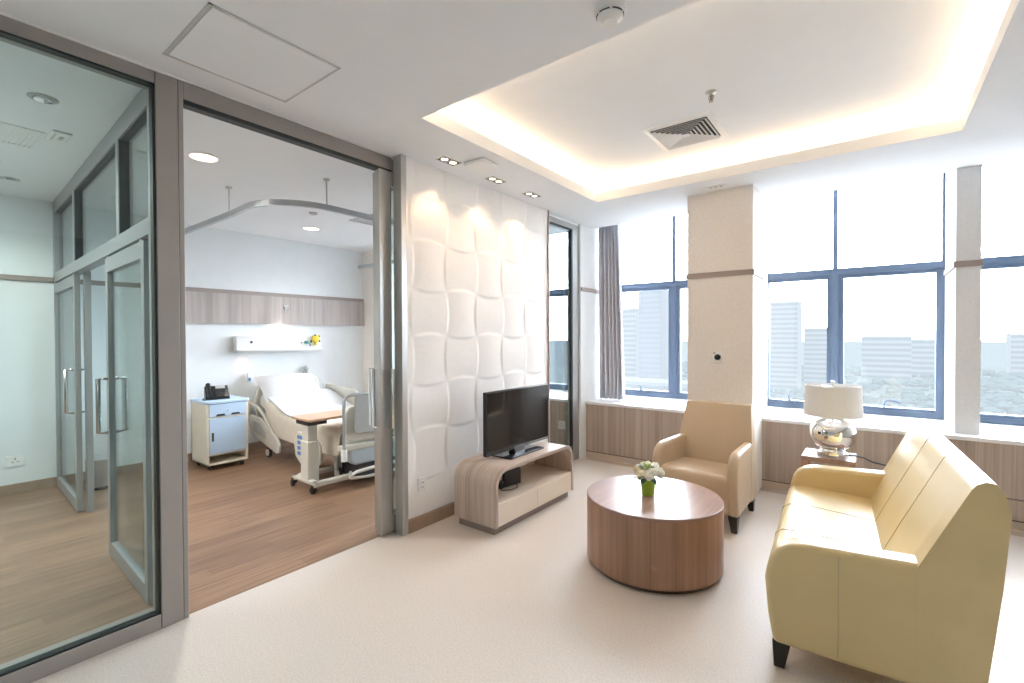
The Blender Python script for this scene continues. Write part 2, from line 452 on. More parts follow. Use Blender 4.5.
# glazed strip to the right of it
w5 = sempty('window_5')
boxes('frame', [((-2.72, 3.985, 2.585), (-2.655, 4.69, 2.64)), ((-2.72, 4.56, 0), (-2.655, 4.69, 2.585)),
                ((-2.72, 3.998, 0), (-2.655, 4.56, .05)), ((-2.715, 3.998, 0), (-2.66, 4.03, 2.585))], 'frame_light', w5)
boxes('gasket', [((-2.69, 4.535, .05), (-2.658, 4.562, 2.585)), ((-2.69, 4.03, 2.572), (-2.658, 4.56, 2.587))], 'gasket', w5)
box('pane', (-2.70, 4.03, .05), (-2.692, 4.54, 2.58), 'glass', w5)
struct(box('wall_left', (-2.72, 3.985, 2.64), (-2.655, 4.70, H+.06), 'wall_cool'))

# glazed partition, fixed pane on the left ------------------------------
w6 = sempty('window_6')
D = XP-.11
boxes('frame', [((D, YB, 2.603), (XP, .74, H)), ((D, YB, 0), (XP, .74, .07)), ((D, .742, 0), (XP, .833, H)), ((D, .835, 0), (XP-.004, .858, H))], 'frame', w6, bevel=.003)
boxes('gasket', [((XP-.05, YB, .07), (XP-.006, .74, .078)), ((XP-.05, YB, 2.594), (XP-.006, .74, 2.603)), ((XP-.05, .731, .07), (XP-.006, .742, 2.603))], 'gasket', w6)
box('pane', (XP-.034, YB, .07), (XP-.024, .74, 2.60), 'glass_tint', w6)
struct(box('trim_11', (XP, YB, H-.006), (XP+.012, 2.13, H), 'white'))

# sliding door track, post and the two stacked leaves --------------------
struct(boxes('trim_12', [((XP-.10, .858, 2.575), (XP-.003, 2.12, H)), ((XP-.10, 2.12, 2.575), (XP-.03, 2.165, H))], 'frame', bevel=.003))
struct(boxes('trim_13', [((XP-.06, .86, 2.553), (XP-.006, 2.12, 2.575))], 'gasket'))
struct(box('trim_14', (-2.682, 2.118, 0), (-2.597, 2.165, H), 'frame_bright', bevel=.003))
def pull(bm, x, y, z0, z1, dx, r=.011):
    """square D handle standing off a door face at x, reaching dx along the normal (x axis)"""
    tube(bm, [(x, y, z0), (x+dx, y, z0), (x+dx, y, z1), (x, y, z1)], r, 10)
def leaf(name, x, y0, y1, hy):
    d = sempty(name)
    boxes('frame', [((x-.02, y0, .012), (x+.02, y0+.10, 2.56)), ((x-.02, y1-.10, .012), (x+.02, y1, 2.56)),
                    ((x-.02, y0+.1, 2.46), (x+.02, y1-.1, 2.56)), ((x-.02, y0+.1, .012), (x+.02, y1-.1, .13))], 'frame_bright', d, bevel=.003)
    boxes('gasket', [((x-.008, y0+.098, .13), (x+.014, y0+.106, 2.46))], 'gasket', d)
    box('pane', (x-.005, y0+.09, .12), (x+.003, y1-.09, 2.47), 'glass', d)
    bm = bmesh.new(); pull(bm, x+.02, hy+.02, .76, 1.17, .05, .013); obj('handle', bm, 'chrome', d, smooth=True)
    bm = bmesh.new(); pull(bm, x-.02, hy-.035, .76, 1.17, -.055, .013); obj('handle', bm, 'chrome', d, smooth=True)
    return d
leaf('door_1', -2.722, 2.012, 3.0, 2.06)
leaf('door_2', -2.80, 2.045, 3.05, 2.09)

# cross partition between entrance lobby and bedroom --------------------
cp = sempty('wall_partition', (-2.81, .747+.004, 0), math.atan2(.0353, -1))
# local +x runs away from the glazed wall; local y negative is the bedroom side after the turn
L = 3.27
fr = [((0, -.07, 2.555), (L, .0, H)), ((0, -.07, 1.915), (L, .0, 2.0)), ((0, -.06, 0), (.06, 0, H)), ((L-.10, -.06, 1.9), (L, 0, H)),
      ((L-.05, -.06, 0), (L, 0, 2.0))]
for s in (.71, 2.19): fr.append(((s-.03, -.07, 2.0), (s+.03, 0, 2.56)))
fr.append(((2.17, -.10, 0), (2.24, -.06, 1.93)))
boxes('frame', fr, 'frame_light', cp, bevel=.002)
boxes('gasket', [((s+a-.004, -.05, 2.0), (s+a+.004, -.005, 2.555)) for s in (.71, 2.19) for a in (-.034, .034)]+[((0, -.05, 2.547), (L, -.01, 2.556))], 'gasket', cp)
box('pane', (0, -.034, 2.0), (L, -.028, 2.56), 'glass', cp)
box('pane', (.05, -.062, .02), (1.0, -.056, 1.92), 'glass', cp)
def cleaf(name, s0, s1, y, hs, st=.06):
    d = sempty(name, cp.location, cp.rotation_euler.z)
    boxes('frame', [((s0, y-.018, .012), (s0+st, y+.018, 1.9)), ((s1-st, y-.018, .012), (s1, y+.018, 1.9)),
                    ((s0+st, y-.018, 1.81), (s1-st, y+.018, 1.9)), ((s0+st, y-.018, .012), (s1-st, y+.018, .10))], 'frame_light', d, bevel=.002)
    box('pane', (s0+st-.01, y-.004, .09), (s1-st+.01, y+.002, 1.82), 'glass', d)
    for k in (1, -1):
        bm = bmesh.new()
        tube(bm, [(hs, y+k*.018, .80), (hs, y+k*.066, .80), (hs, y+k*.066, 1.14), (hs, y+k*.018, 1.14)], .014, 10)
        obj('handle', bm, 'chrome', d, smooth=True)
    boxes('roller', [((s0+.05, y-.015, 1.9), (s0+.09, y+.015, 1.915)), ((s1-.09, y-.015, 1.9), (s1-.05, y+.015, 1.915))], 'frame', d)
    return d
cleaf('door_3', .16, 1.07, -.019, 1.03)
cleaf('door_4', 2.20, 3.27, -.019, 2.27)

# bedroom / lobby trim
struct(boxes('trim_15', [((XW, YB, 1.915), (XW+.015, 4.24, 1.962))], 'rail'))
struct(box('trim_16', (XW, 1.9, 1.558), (XW+.03, 4.40, 1.915), 'band'))
struct(boxes('baseboard_bedroom', [((XW, YB, 0), (XW+.015, 4.24, .09))], 'skirt'))
struct(box('wall_bedroom', (XW, 4.24, 0), (XW+.45, YW+.02, HB), 'paper'))

# ------------------------------------------------------------------ ceiling fittings
def double_downlight(y, label):
    t = thing('recessed_downlight', label, 'downlight', (-2.435, y, H), 0, 'twin recessed downlights above the feature wall')
    boxes('bezel', [((-.045, -.085, -.004), (.045, -.078, .001)), ((-.045, .078, -.004), (.045, .085, .001)), ((-.045, -.085, -.004), (-.038, .085, .001)),
                    ((.038, -.085, -.004), (.045, .085, .001)), ((-.045, -.006, -.004), (.045, .006, .001))], 'steel', t)
    box('housing', (-.04, -.08, -.002), (.04, .08, .0005), 'slot', t)
    for s in (-1, 1):
        bm = bmesh.new(); lathe(bm, [(0, -.004), (.018, -.006), (.026, -.003), (.026, 0)], 24, (0, s*.042, 0)); obj('lamp', bm, 'lampglow', t, smooth=True)
    return t
double_downlight(2.42, 'twin recessed ceiling downlight nearest the glass partition, above the wavy wall')
double_downlight(2.95, 'twin recessed ceiling downlight just beyond the square white access point')
double_downlight(3.46, 'twin recessed ceiling downlight farthest along the wavy wall, nearest the window')

t = thing('wireless_access_point', 'square white rounded box on the ceiling between two downlights', 'access point', (-2.285, 2.60, H), R(4))
bm = bmesh.new(); prism(bm, rrect(-.10, -.10, .10, .10, .035), 'z', -.03, -.004); obj('cover', bm, 'white', t, bevel=.012, seg=3)
bm = bmesh.new(); prism(bm, rrect(-.085, -.085, .085, .085, .03), 'z', -.006, 0); obj('mount', bm, 'greyplastic', t)

t = thing('smoke_detector', 'round white smoke detector on the near ceiling', 'smoke detector', (-.814, 1.687, H))
bm = bmesh.new(); lathe(bm, [(.062, 0), (.062, -.012), (.056, -.02), (0, -.02)], 36); obj('base', bm, 'white', t, smooth=True)
bm = bmesh.new(); lathe(bm, [(.05, -.02), (.05, -.035), (.03, -.05), (.028, -.054), (0, -.054)], 36); obj('cap', bm, 'white', t, smooth=True)
bm = bmesh.new()
for k in range(6):
    a0 = 60*k+6
    pts = [(.0505*math.cos(R(a)), .0505*math.sin(R(a)), -.028) for a in range(a0, a0+49, 6)]
    tube(bm, pts, .003, 6)
obj('vent_slot', bm, 'slot', t)

t = thing('fire_sprinkler', 'small brass and chrome sprinkler head in the raised ceiling', 'sprinkler', (-.785, 3.00, ZU))
bm = bmesh.new(); lathe(bm, [(.032, 0), (.032, -.006), (.014, -.014), (.012, -.018), (0, -.018)], 24); obj('escutcheon', bm, 'steel', t, smooth=True)
bm = bmesh.new(); lathe(bm, [(.007, -.018), (.007, -.05), (0, -.05)], 12); tube(bm, [(.01, 0, -.02), (.014, 0, -.035), (.004, 0, -.055)], .003, 6); tube(bm, [(-.01, 0, -.02), (-.014, 0, -.035), (-.004, 0, -.055)], .003, 6); obj('bulb', bm, 'rail', t, smooth=True)
bm = bmesh.new(); lathe(bm, [(0, -.056), (.014, -.056), (.014, -.059), (0, -.059)], 16); obj('deflector', bm, 'steel', t)

# square four-way diffuser
t = thing('air_diffuser', 'square white louvred air diffuser in the raised ceiling', 'air vent', (-1.085, 3.485, ZU))
def sqring(bm, r0, r1, z0, z1, th=.003):
    # tilted square ring: outer half-size r0 at z0, inner r1 at z1
    for s in range(4):
        c, sn = math.cos(s*math.pi/2), math.sin(s*math.pi/2)
        rot = lambda x, y, z: (c*x-sn*y, sn*x+c*y, z)
        q = [rot(-r0, -r0, z0), rot(r0, -r0, z0), rot(r1, -r1, z1), rot(-r1, -r1, z1)]
        v = [bm.verts.new(p) for p in q]+[bm.verts.new((p[0], p[1], p[2]+th)) for p in q]
        for f in ((0,1,2,3),(7,6,5,4),(0,4,5,1),(1,5,6,2),(2,6,7,3),(3,7,4,0)): bm.faces.new([v[i] for i in f])
bm = bmesh.new(); sqring(bm, .235, .195, -.004, -.010, .004); obj('flange', bm, 'white', t)
box('throat', (-.195, -.195, -.004), (.195, .195, -.001), 'slot', t)
for k in range(6):
    bm = bmesh.new(); r = .192-.028*k; sqring(bm, r, r-.026, -.022, -.002, .002); obj('louvre', bm, 'white', t)
box('core', (-.026, -.026, -.024), (.026, .026, -.02), 'white', t)

t = thing('ceiling_hatch', 'rectangular white access hatch in the ceiling beside the glass partition', 'access panel', (-2.255, .9975, H))
box('panel', (-.245, -.26, -.004), (.245, .26, .001), 'ceil', t)
boxes('frame', [((-.262, -.277, -.003), (-.252, .277, .001)), ((.252, -.277, -.003), (.262, .277, .001)), ((-.262, -.277, -.003), (.262, -.262, .001)), ((-.262, .268, -.003), (.262, .277, .001))], 'greyplastic', t)

t = thing('gas_detector_plate', 'tiny oval plate with three dots on the ceiling before the pier', 'detector', (-1.068, 4.235, H), 0)
bm = bmesh.new(); prism(bm, rrect(-.075, -.025, .075, .025, .024), 'z', -.004, 0); obj('plate', bm, 'white', t)
for k in (-1, 0, 1):
    bm = bmesh.new(); lathe(bm, [(.012, -.004), (.012, -.007), (0, -.007)], 16, (k*.042, 0, 0)); obj('lens', bm, 'greyplastic', t)

def downlight(x, y, z, r, label, mat='lampoff', group='round ceiling downlights'):
    t = thing('ceiling_downlight', label, 'downlight', (x, y, z), 0, group)
    bm = bmesh.new(); lathe(bm, [(r*1.2, 0), (r*1.2, -.004), (r, -.007), (r, 0)], 32, cap=False); obj('bezel', bm, 'white', t, smooth=True)
    bm = bmesh.new(); lathe(bm, [(r, -.002), (r*.6, -.004), (0, -.004)], 32); obj('diffuser', bm, mat, t, smooth=True)
    return t
downlight(-3.75, 1.31, HB, .085, 'large warm round bedroom downlight just behind the door track', 'lampglow')
downlight(-5.23, 2.94, HB, .085, 'round bedroom downlight above the bed beyond the curtain track', 'lampoff')
t = thing('ceiling_downlight', 'round chrome gimbal downlight in the lobby ceiling, nearer one', 'downlight', (-3.479, .466, H), 0, 'lobby gimbal downlights')
bm = bmesh.new(); lathe(bm, [(.062, 0), (.062, -.004), (.04, -.006), (.04, 0)], 32, cap=False); obj('bezel', bm, 'greyplastic', t, smooth=True)
bm = bmesh.new(); lathe(bm, [(.038, -.001), (.036, -.016), (.018, -.02), (0, -.02)], 24); obj('lamp', bm, 'chrome', t, smooth=True)
c = copy_tree(t); c.location = (-5.45, .53, H); c['label'] = 'round chrome gimbal downlight in the lobby ceiling, close to the end wall'
t = thing('lobby_detector', 'small square white detector on the lobby ceiling', 'detector', (-4.05, .611, H), R(2))
box('plate', (-.10, -.045, -.014), (.10, .045, 0), 'white', t, bevel=.006)
boxes('slot', [((-.07, -.03, -.016), (.07, -.022, -.013)), ((-.03, 0, -.018), (.03, .02, -.013))], 'greyplastic', t)
t = thing('lobby_air_grille', 'white slatted air grille in the lobby ceiling', 'air vent', (-4.25, .42, H), R(2))
boxes('frame', [((-.20, -.13, -.005), (.20, -.115, 0)), ((-.20, .115, -.005), (.20, .13, 0)), ((-.20, -.115, -.005), (-.185, .115, 0)), ((.185, -.115, -.005), (.20, .115, 0))], 'white', t)
boxes('slat', [((-.185, -.115+.023*k, -.004), (.185, -.101+.023*k, -.001)) for k in range(10)], 'white', t)
t = thing('bedroom_air_grille', 'grey slatted air grille in the bedroom ceiling beyond the track', 'air vent', (-4.32, 3.2, HB), 0)
boxes('frame', [((-.22, -.22, -.006), (.22, -.19, 0)), ((-.22, .19, -.006), (.22, .22, 0)), ((-.22, -.19, -.006), (-.19, .19, 0)), ((.19, -.19, -.006), (.22, .19, 0))], 'greyplastic', t)
boxes('slat', [((-.19, -.19+.04*k, -.005), (.19, -.172+.04*k, -.001)) for k in range(10)], 'greyplastic', t)
t = thing('bedroom_smoke_detector', 'tiny round detector on the bedroom ceiling beneath the track curve', 'smoke detector', (-4.56, 2.585, HB))
bm = bmesh.new(); lathe(bm, [(.04, 0), (.04, -.01), (.025, -.02), (0, -.02)], 24); obj('body', bm, 'greyplastic', t, smooth=True)

# curtain track around the bed
t = thing('curtain_track', 'curved aluminium curtain track hung from the bedroom ceiling on rods', 'curtain rail', (0, 0, 0))
zt = 2.435
path = [(XW, 1.70, zt), (-5.0, 1.70, zt), (-4.3, 1.70, zt)]
path += [(x, y, zt) for x, y in arc(-3.92, 2.12, .44, -90, 0, 12)]
path += [(-3.48, 2.6, zt), (-3.48, 3.3, zt)]+[(x, y, zt) for x, y in arc(-3.92, 3.73, .44, 0, 90, 12)]+[(XW, 4.17, zt)]
bm = bmesh.new(); sweep_rect(bm, path, .03, .045); obj('track', bm, 'alum', t)
for x, y in ((-4.33, 1.70), (-3.50, 2.10), (-3.48, 3.3), (-4.6, 4.17)):
    bm = bmesh.new(); tube(bm, [(x, y, zt+.02), (x, y, HB)], .006, 8); rod = obj('rod', bm, 'steel', t)
    bm = bmesh.new(); lathe(bm, [(.025, HB), (.025, HB-.012), (.01, HB-.02), (0, HB-.02)], 16, (x, y, 0)); obj('rose', bm, 'steel', rod)

# ------------------------------------------------------------------ living room furniture
# coffee table
t = thing('coffee_table', 'round drum coffee table in striped walnut veneer', 'coffee table', (-1.078, 2.822, 0))
bm = bmesh.new(); lathe(bm, [(.375, 0), (.375, .035), (0, .035)], 72); obj('plinth', bm, 'plinth', t, smooth=True)
bm = bmesh.new(); lathe(bm, [(.398, .028), (.402, .031), (.402, .398)], 96); obj('drum', bm, 'tablewood', t, smooth=True)
bm = bmesh.new(); lathe(bm, [(.402, .398), (.402, .411), (.398, .415), (0, .415)], 96); obj('tabletop', bm, 'tabletop', t, smooth=True, label='polished darker top disc')

# flower pot on it
t = thing('flower_pot', 'lime green pot of white flowers on the drum coffee table', 'potted flowers', (-1.10, 2.80, .415))
bm = bmesh.new(); lathe(bm, [(0, 0), (.034, 0), (.037, .004), (.047, .098), (.049, .104), (.044, .104), (.040, .09), (0, .088)], 40); obj('pot', bm, 'lime', t, smooth=True)
def blossom(c, r, mat, seed):
    rn = random.Random(seed); bm = bmesh.new(); c = Vector((c[0]*.8, c[1]*.8, .1+(c[2]-.1)*.85)); r *= .95
    ball(bm, c, r*.62, 2)
    out = Vector((c.x, c.y, max(.02, c.z-.10))).normalized()
    for k in range(26):
        # curled petals: small bent discs facing outward all around
        th = rn.uniform(0, 2*math.pi); ph = math.acos(rn.uniform(-.35, 1))
        d = Vector((math.sin(ph)*math.cos(th), math.sin(ph)*math.sin(th), math.cos(ph)))
        q = Vector((0, 0, 1)).rotation_difference(out); d = q @ d
        mt = Matrix.Translation(c+d*r*.62) @ d.to_track_quat('Z', 'Y').to_matrix().to_4x4() @ Euler((rn.uniform(-.5, .5), rn.uniform(-.5, .5), rn.uniform(0, 6))).to_matrix().to_4x4() @ Matrix.Diagonal((1, .8, .35, 1))
        bmesh.ops.create_icosphere(bm, subdivisions=1, radius=r*.46, matrix=mt)
    return obj('blossom', bm, mat, t, smooth=True)
FW = [((-.075, -.01, .155), .038, 'petal_cream'), ((-.03, -.062, .135), .040, 'petal_cream'), ((.03, -.058, .140), .036, 'petal'), ((.078, .01, .155), .044, 'petal'),
      ((.0, .0, .195), .036, 'petal'), ((-.045, .03, .175), .036, 'petal'), ((.035, .05, .18), .036, 'petal'), ((.055, -.045, .165), .034, 'petal')]
for k, (c, r, m) in enumerate(FW): blossom(c, r, m, k)
bm = bmesh.new()
for k in range(12):
    a = k*.7; d = Vector((math.cos(a)*.6, math.sin(a)*.6, 1)).normalized()
    tube(bm, [(0.005, -.025, .165), Vector((.005, -.025, .165))+d*.045], [.006, .002], 6)
obj('blossom', bm, 'petal_green', t, smooth=True, label='spidery lime green bloom')
def leafblade(bm, base, d, ln, w):
    base = Vector(base); d = Vector(d).normalized(); s = d.cross(Vector((0, 0, 1))).normalized()
    n = 6; L_, Rr = [], []
    for i in range(n+1):
        f = i/n; p = base+d*ln*f+Vector((0, 0, -.35*ln*f*f)); wd = w*math.sin(math.pi*min(1, f*.97+.03))**.8
        L_.append(bm.verts.new(p+s*wd+Vector((0, 0, .15*wd)))); Rr.append(bm.verts.new(p-s*wd+Vector((0, 0, .15*wd))))
    for i in range(n): bm.faces.new((L_[i], L_[i+1], Rr[i+1], Rr[i]))
for d, z in (((-.75, -.65, .1), .115), ((.0, -1, .0), .112), ((.7, -.6, .05), .112), ((1, .2, .1), .12), ((-1, .1, .15), .13), ((-.7, -.2, .9), .15), ((.5, -.1, .9), .15), ((-.2, -.9, .3), .12)):
    bm = bmesh.new(); leafblade(bm, Vector(d).normalized()*.035*Vector((1, 1, 0)).length*.7*0+Vector((d[0]*.03, d[1]*.03, z)), d, .075, .017); obj('leaf', bm, 'leaf', t, smooth=True)

# television stand ---------------------------------------------------
t = thing('television_stand', 'low television stand with rounded striped oak shell and cream drawers', 'tv stand', (0, 0, 0))
x0, x1, ya, yb = -2.475, -2.07, 2.497, 3.56; zb, zt_ = .055, .462; rr = .13; th = .028
outer = [(ya, zb)]+arc(ya+rr, zt_-rr, rr, 180, 90, 10)+arc(yb-rr, zt_-rr, rr, 90, 0, 10)+[(yb, zb)]
inner = [(ya+th, zb)]+arc(ya+rr, zt_-rr, rr-th, 180, 90, 10)+arc(yb-rr, zt_-rr, rr-th, 90, 0, 10)+[(yb-th, zb)]
bm = bmesh.new()
A0 = [bm.verts.new((x0, y, z)) for y, z in outer]; A1 = [bm.verts.new((x1, y, z)) for y, z in outer]
B0 = [bm.verts.new((x0, y, z)) for y, z in inner]; B1 = [bm.verts.new((x1, y, z)) for y, z in inner]
for i in range(len(outer)-1):
    bm.faces.new((A0[i], A0[i+1], A1[i+1], A1[i])); bm.faces.new((B0[i], B1[i], B1[i+1], B0[i+1]))
    bm.faces.new((A1[i], A1[i+1], B1[i+1], B1[i])); bm.faces.new((A0[i], B0[i], B0[i+1], A0[i+1]))
for i in (0, -1): bm.faces.new((A0[i], A1[i], B1[i], B0[i]))
bmesh.ops.recalc_face_normals(bm, faces=bm.faces[:])
obj('shell', bm, 'tvwood', t, bevel=.003)
bm = bmesh.new(); prism(bm, inner, 'x', x0, x0+.012); obj('back_panel', bm, 'cream', t)
box('shelf', (x0+.01, ya+th, .205), (x1-.012, yb-th, .22), 'cream', t)
ym = 3.012
box('drawer', (x0+.02, ya+th+.002, .058), (x1-.006, ym-.0015, .204), 'cream', t, bevel=.002)
box('drawer', (x0+.02, ym+.0015, .058), (x1-.006, yb-th-.002, .204), 'cream', t, bevel=.002)
box('floor_panel', (x0+.01, ya+th, .052), (x1-.02, yb-th, .058), 'cream', t)
box('plinth', (-2.445, 2.52, 0), (-2.105, 3.52, .055), 'plinth_grey', t)

# television
t = thing('television', 'black flat screen television on the oak stand', 'television', (-2.285, 3.05, .462))
bm = bmesh.new(); bx(bm, (-.02, -.42, .035), (.012, .425, .517)); obj('case', bm, 'black', t, bevel=.006)
box('back_bulge', (-.05, -.25, .06), (-.018, .25, .36), 'black', t, bevel=.02)
box('screen', (.0118, -.408, .055), (.0135, .413, .505), 'screen', t)
bm = bmesh.new(); bx(bm, (.0115, -.42, .035), (.016, .425, .05)); obj('lower_bezel', bm, 'black', t, bevel=.002)
box('badge', (.0158, -.022, .039), (.0168, .022, .046), 'steel', t)
bm = bmesh.new(); prism(bm, rrect(-.085, -.26, .12, .20, .012), 'z', 0, .012); obj('stand_base', bm, 'screen', t, bevel=.003)
bm = bmesh.new(); prism(bm, [(-.035, 0.01), (.035, .01), (.012, .06), (-.03, .06)], 'y', -.09, .05); obj('stand_neck', bm, 'black', t, bevel=.004)

t = thing('set_top_box', 'small black box leaning inside the television stand', 'set-top box', (-2.27, 2.93, .22), R(-8))
bm = bmesh.new(); prism(bm, [(-.03, 0), (.03, 0), (.018, .11), (-.022, .115)], 'x', -.0, .012)
bm.free(); bm = bmesh.new(); bx(bm, (-.012, -.09, 0), (.02, .09, .125)); obj('case', bm, 'black', t, bevel=.006)
box('side_pod', (-.02, -.15, 0), (.03, -.10, .06), 'black', t, bevel=.012, seg=3)
bm = bmesh.new(); tube(bm, [(.0, -.13, .02), (.06, -.16, .006), (.10, -.10, .006), (.09, -.02, .006), (.03, .03, .006), (.02, .02, .03)], .004, 8); obj('cable', bm, 'black', t, smooth=True)

# sofa ---------------------------------------------------------------
def loft_back(bm, outer, inner, Ln, aw, taper=0.):
    """back shell: end sections start behind the arms, the middle section reaches down to the seat"""
    e = .0015
    st = [(-e, outer), (aw-.002, outer), (aw, inner), (Ln-aw, inner), (Ln-aw+.002, outer), (Ln+e, outer)]
    zt = max(z for _, z in outer); rows = []
    for y, prof in st:
        row = []
        for x, z in prof:
            k = max(0, (z-.55)/(zt-.55)); yy = y+(Ln/2-y)*taper*k
            row.append(bm.verts.new((x, yy, z)))
        rows.append(row)
    n = len(outer); fs = []
    for p, q in zip(rows, rows[1:]):
        for i in range(n):
            fs.append(bm.faces.new((p[i], q[i], q[(i+1) % n], p[(i+1) % n])))
    fs.append(bm.faces.new(rows[0])); fs.append(bm.faces.new(rows[-1][::-1]))
    bmesh.ops.recalc_face_normals(bm, faces=fs)
def seating(name, label, cat, loc, rz, Ln, mat, arm_w, outer, inner, armprof, seatprof, taper=0.):
    t = thing(name, label, cat, loc, rz)
    for k in (0, 1):
        bm = bmesh.new(); a = 0 if k == 0 else Ln-arm_w; prism(bm, armprof, 'y', a, a+arm_w); obj('arm', bm, mat, t, bevel=.022, seg=4)
    bm = bmesh.new(); loft_back(bm, outer, inner, Ln, arm_w-.004, taper); bk = obj('backrest', bm, mat, t, bevel=.018, seg=4)
    bm = bmesh.new(); prism(bm, seatprof, 'y', arm_w-.012, Ln-arm_w+.012); st = obj('seat', bm, mat, t, bevel=.022, seg=4)
    return t, bk, st

top = [(.615, .862), (.628, .882), (.652, .896), (.678, .893), (.70, .855), (.715, .80), (.695, .53), (.66, .20), (.652, .112)]
sofa_outer = [(.474, .112), (.474, .40), (.474, .553)]+top
sofa_back = [(.40, .112), (.408, .40), (.474, .553)]+top
sofa_arm = [(.016, .112), (-.002, .22), (-.010, .33), (-.010, .41), (.004, .465), (.03, .508), (.07, .535), (.12, .548), (.47, .563), (.53, .565), (.53, .112)]
sofa_seat = [(.02, .13), (-.012, .16), (-.026, .33), (-.016, .395), (.013, .418), (.12, .424), (.30, .412), (.44, .40), (.44, .13)]
SL = 1.46
t, bk, st = seating('sofa', 'cream yellow leather sofa with a three-section back and seat', 'sofa', (-.345, 2.205, 0), R(3.2), SL, 'leather', .115, sofa_outer, sofa_back, sofa_arm, sofa_seat)
# stitched seams: on the seat and the back, on the near and far side panels
def offset_line(prof, i0, i1, y, r=.0028, out=.0005):
    pts = [Vector((prof[i][0], y, prof[i][1])) for i in range(i0, i1+1)]
    return pts
for y in (.50, .93):
    bm = bmesh.new(); tube(bm, [(x, y, z) for x, z in sofa_back[1:9]], .0022, 6); obj('seam', bm, 'seam', bk)
    bm = bmesh.new(); tube(bm, [(x, y, z) for x, z in sofa_seat[2:8]], .0022, 6); obj('seam', bm, 'seam', st)
arms = [o for o in bpy.data.objects if o.parent == t and o.name.startswith('arm')]
for k, a in enumerate(sorted(arms, key=lambda o: o.name)):
    y = -.0004 if k == 0 else SL+.0004
    bm = bmesh.new(); tube(bm, [(.241, y, .135), (.241, y, .535)], .0016, 6); obj('seam', bm, 'seam', a)
def leg(t, x, y, dx, dy, top=.068, bot=.045, h=.115, z0=0):
    bm = bmesh.new()
    T = [(x, y), (x+dx*top, y), (x+dx*top, y+dy*top), (x, y+dy*top)]
    o = .006
    B = [(x+dx*o, y+dy*o), (x+dx*bot, y+dy*o), (x+dx*bot, y+dy*bot), (x+dx*o, y+dy*bot)]
    tv = [bm.verts.new((a, b, h)) for a, b in T]; bv = [bm.verts.new((a, b, z0)) for a, b in B]
    fs = [bm.faces.new(tv), bm.faces.new(bv[::-1])]+[bm.faces.new((tv[i], bv[i], bv[(i+1) % 4], tv[(i+1) % 4])) for i in range(4)]
    bmesh.ops.recalc_face_normals(bm, faces=fs)
    return obj('leg', bm, 'dark', t, bevel=.003)
leg(t, .012, .02, 1, 1); leg(t, .012, SL-.02, 1, -1); leg(t, .635, .02, -1, 1); leg(t, .635, SL-.02, -1, -1)

# armchair (local x = depth from the front, local y = width)
ch_arm = [(.035, .112), (.015, .18), (-.008, .31), (-.012, .40), (0, .465), (.03, .522), (.075, .552), (.12, .562), (.46, .568), (.53, .565), (.53, .112)]
ctop = [(.56, .82), (.57, .838), (.595, .846), (.64, .84), (.65, .815), (.65, .112)]
ch_outer = [(.46, .112), (.46, .39), (.462, .54)]+ctop
ch_back = [(.40, .112), (.415, .38), (.462, .54)]+ctop
ch_seat = [(.035, .115), (.0, .145), (-.008, .33), (.0, .375), (.03, .398), (.20, .396), (.44, .385), (.44, .115)]
CW = .63
t, bk, st = seating('armchair', 'tan leather armchair in front of the wall pier', 'armchair', (-.742, 3.515, 0), R(90-4.0), CW, 'leather_tan', .07, ch_outer, ch_back, ch_arm, ch_seat, .10)
leg(t, .03, .005, 1, 1); leg(t, .03, CW-.005, 1, -1); leg(t, .62, .005, -1, 1); leg(t, .62, CW-.005, -1, -1)
for ch in [o for o in bpy.data.objects if o.parent == t]:           # the plan narrows towards the back
    for v in ch.data.vertices: v.co.y = CW/2+(v.co.y-CW/2)*(1-.20*max(0, v.co.x))

# side table and lamp -------------------------------------------------
t = thing('side_table', 'small square wooden side table between sofa and window ledge', 'side table', (-.26, 4.24, 0))
box('tabletop', (-.165, -.155, .465), (.165, .155, .50), 'tabletop', t, bevel=.004)
for sx in (-1, 1):
    for sy in (-1, 1): box('leg', (sx*.145-.0175, sy*.135-.0175, 0), (sx*.145+.0175, sy*.135+.0175, .465), 'tablewood', t)
box('shelf', (-.128, -.12, .15), (.128, .12, .17), 'tablewood', t)

t = thing('table_lamp', 'silver globe table lamp with white drum shade', 'table lamp', (-.24, 4.24, .50))
bm = bmesh.new(); lathe(bm, [(0, 0), (.10, 0), (.10, .025), (.085, .035), (.08, .05), (.07, .055)], 48); obj('foot', bm, 'chrome', t, smooth=True)
bm = bmesh.new()
prof = [(.075, .05)]
for k in range(1, 20):
    a = -90+180*k/20; prof.append((.15*max(.0, math.cos(R(a)))**.72, .163+.118*math.sin(R(a))))
prof.append((.02, .281)); lathe(bm, [p for p in prof if p[0] > .05 or p[1] > .1], 56); obj('globe', bm, 'mercury', t, smooth=True)
bm = bmesh.new(); lathe(bm, [(.022, .275), (.022, .285), (.012, .29), (.012, .50), (.006, .505), (.006, .535), (.013, .54), (.013, .553), (0, .558)], 20); obj('stem', bm, 'steel', t, smooth=True)
bm = bmesh.new(); lathe(bm, [(.186, .298), (.178, .52), (.174, .52), (.182, .298), (.186, .298)], 64, cap=False); sh = obj('lamp_shade', bm, 'shade', t, smooth=True)
bm = bmesh.new()
for a in (0, 120, 240): tube(bm, [(.0, 0, .512), (.175*math.cos(R(a)), .175*math.sin(R(a)), .512)], .003, 6)
obj('shade_ring', bm, 'steel', sh)
bm = bmesh.new(); tube(bm, [(.09, .02, .008), (.14, .03, .008), (.19, .03, .0), (.24, .06, -.03), (.36, .12, -.06), (.50, .20, -.10), (.66, .40, -.30), (.70, .52, -.44)], .006, 8); obj('cord', bm, 'black', t, smooth=True)

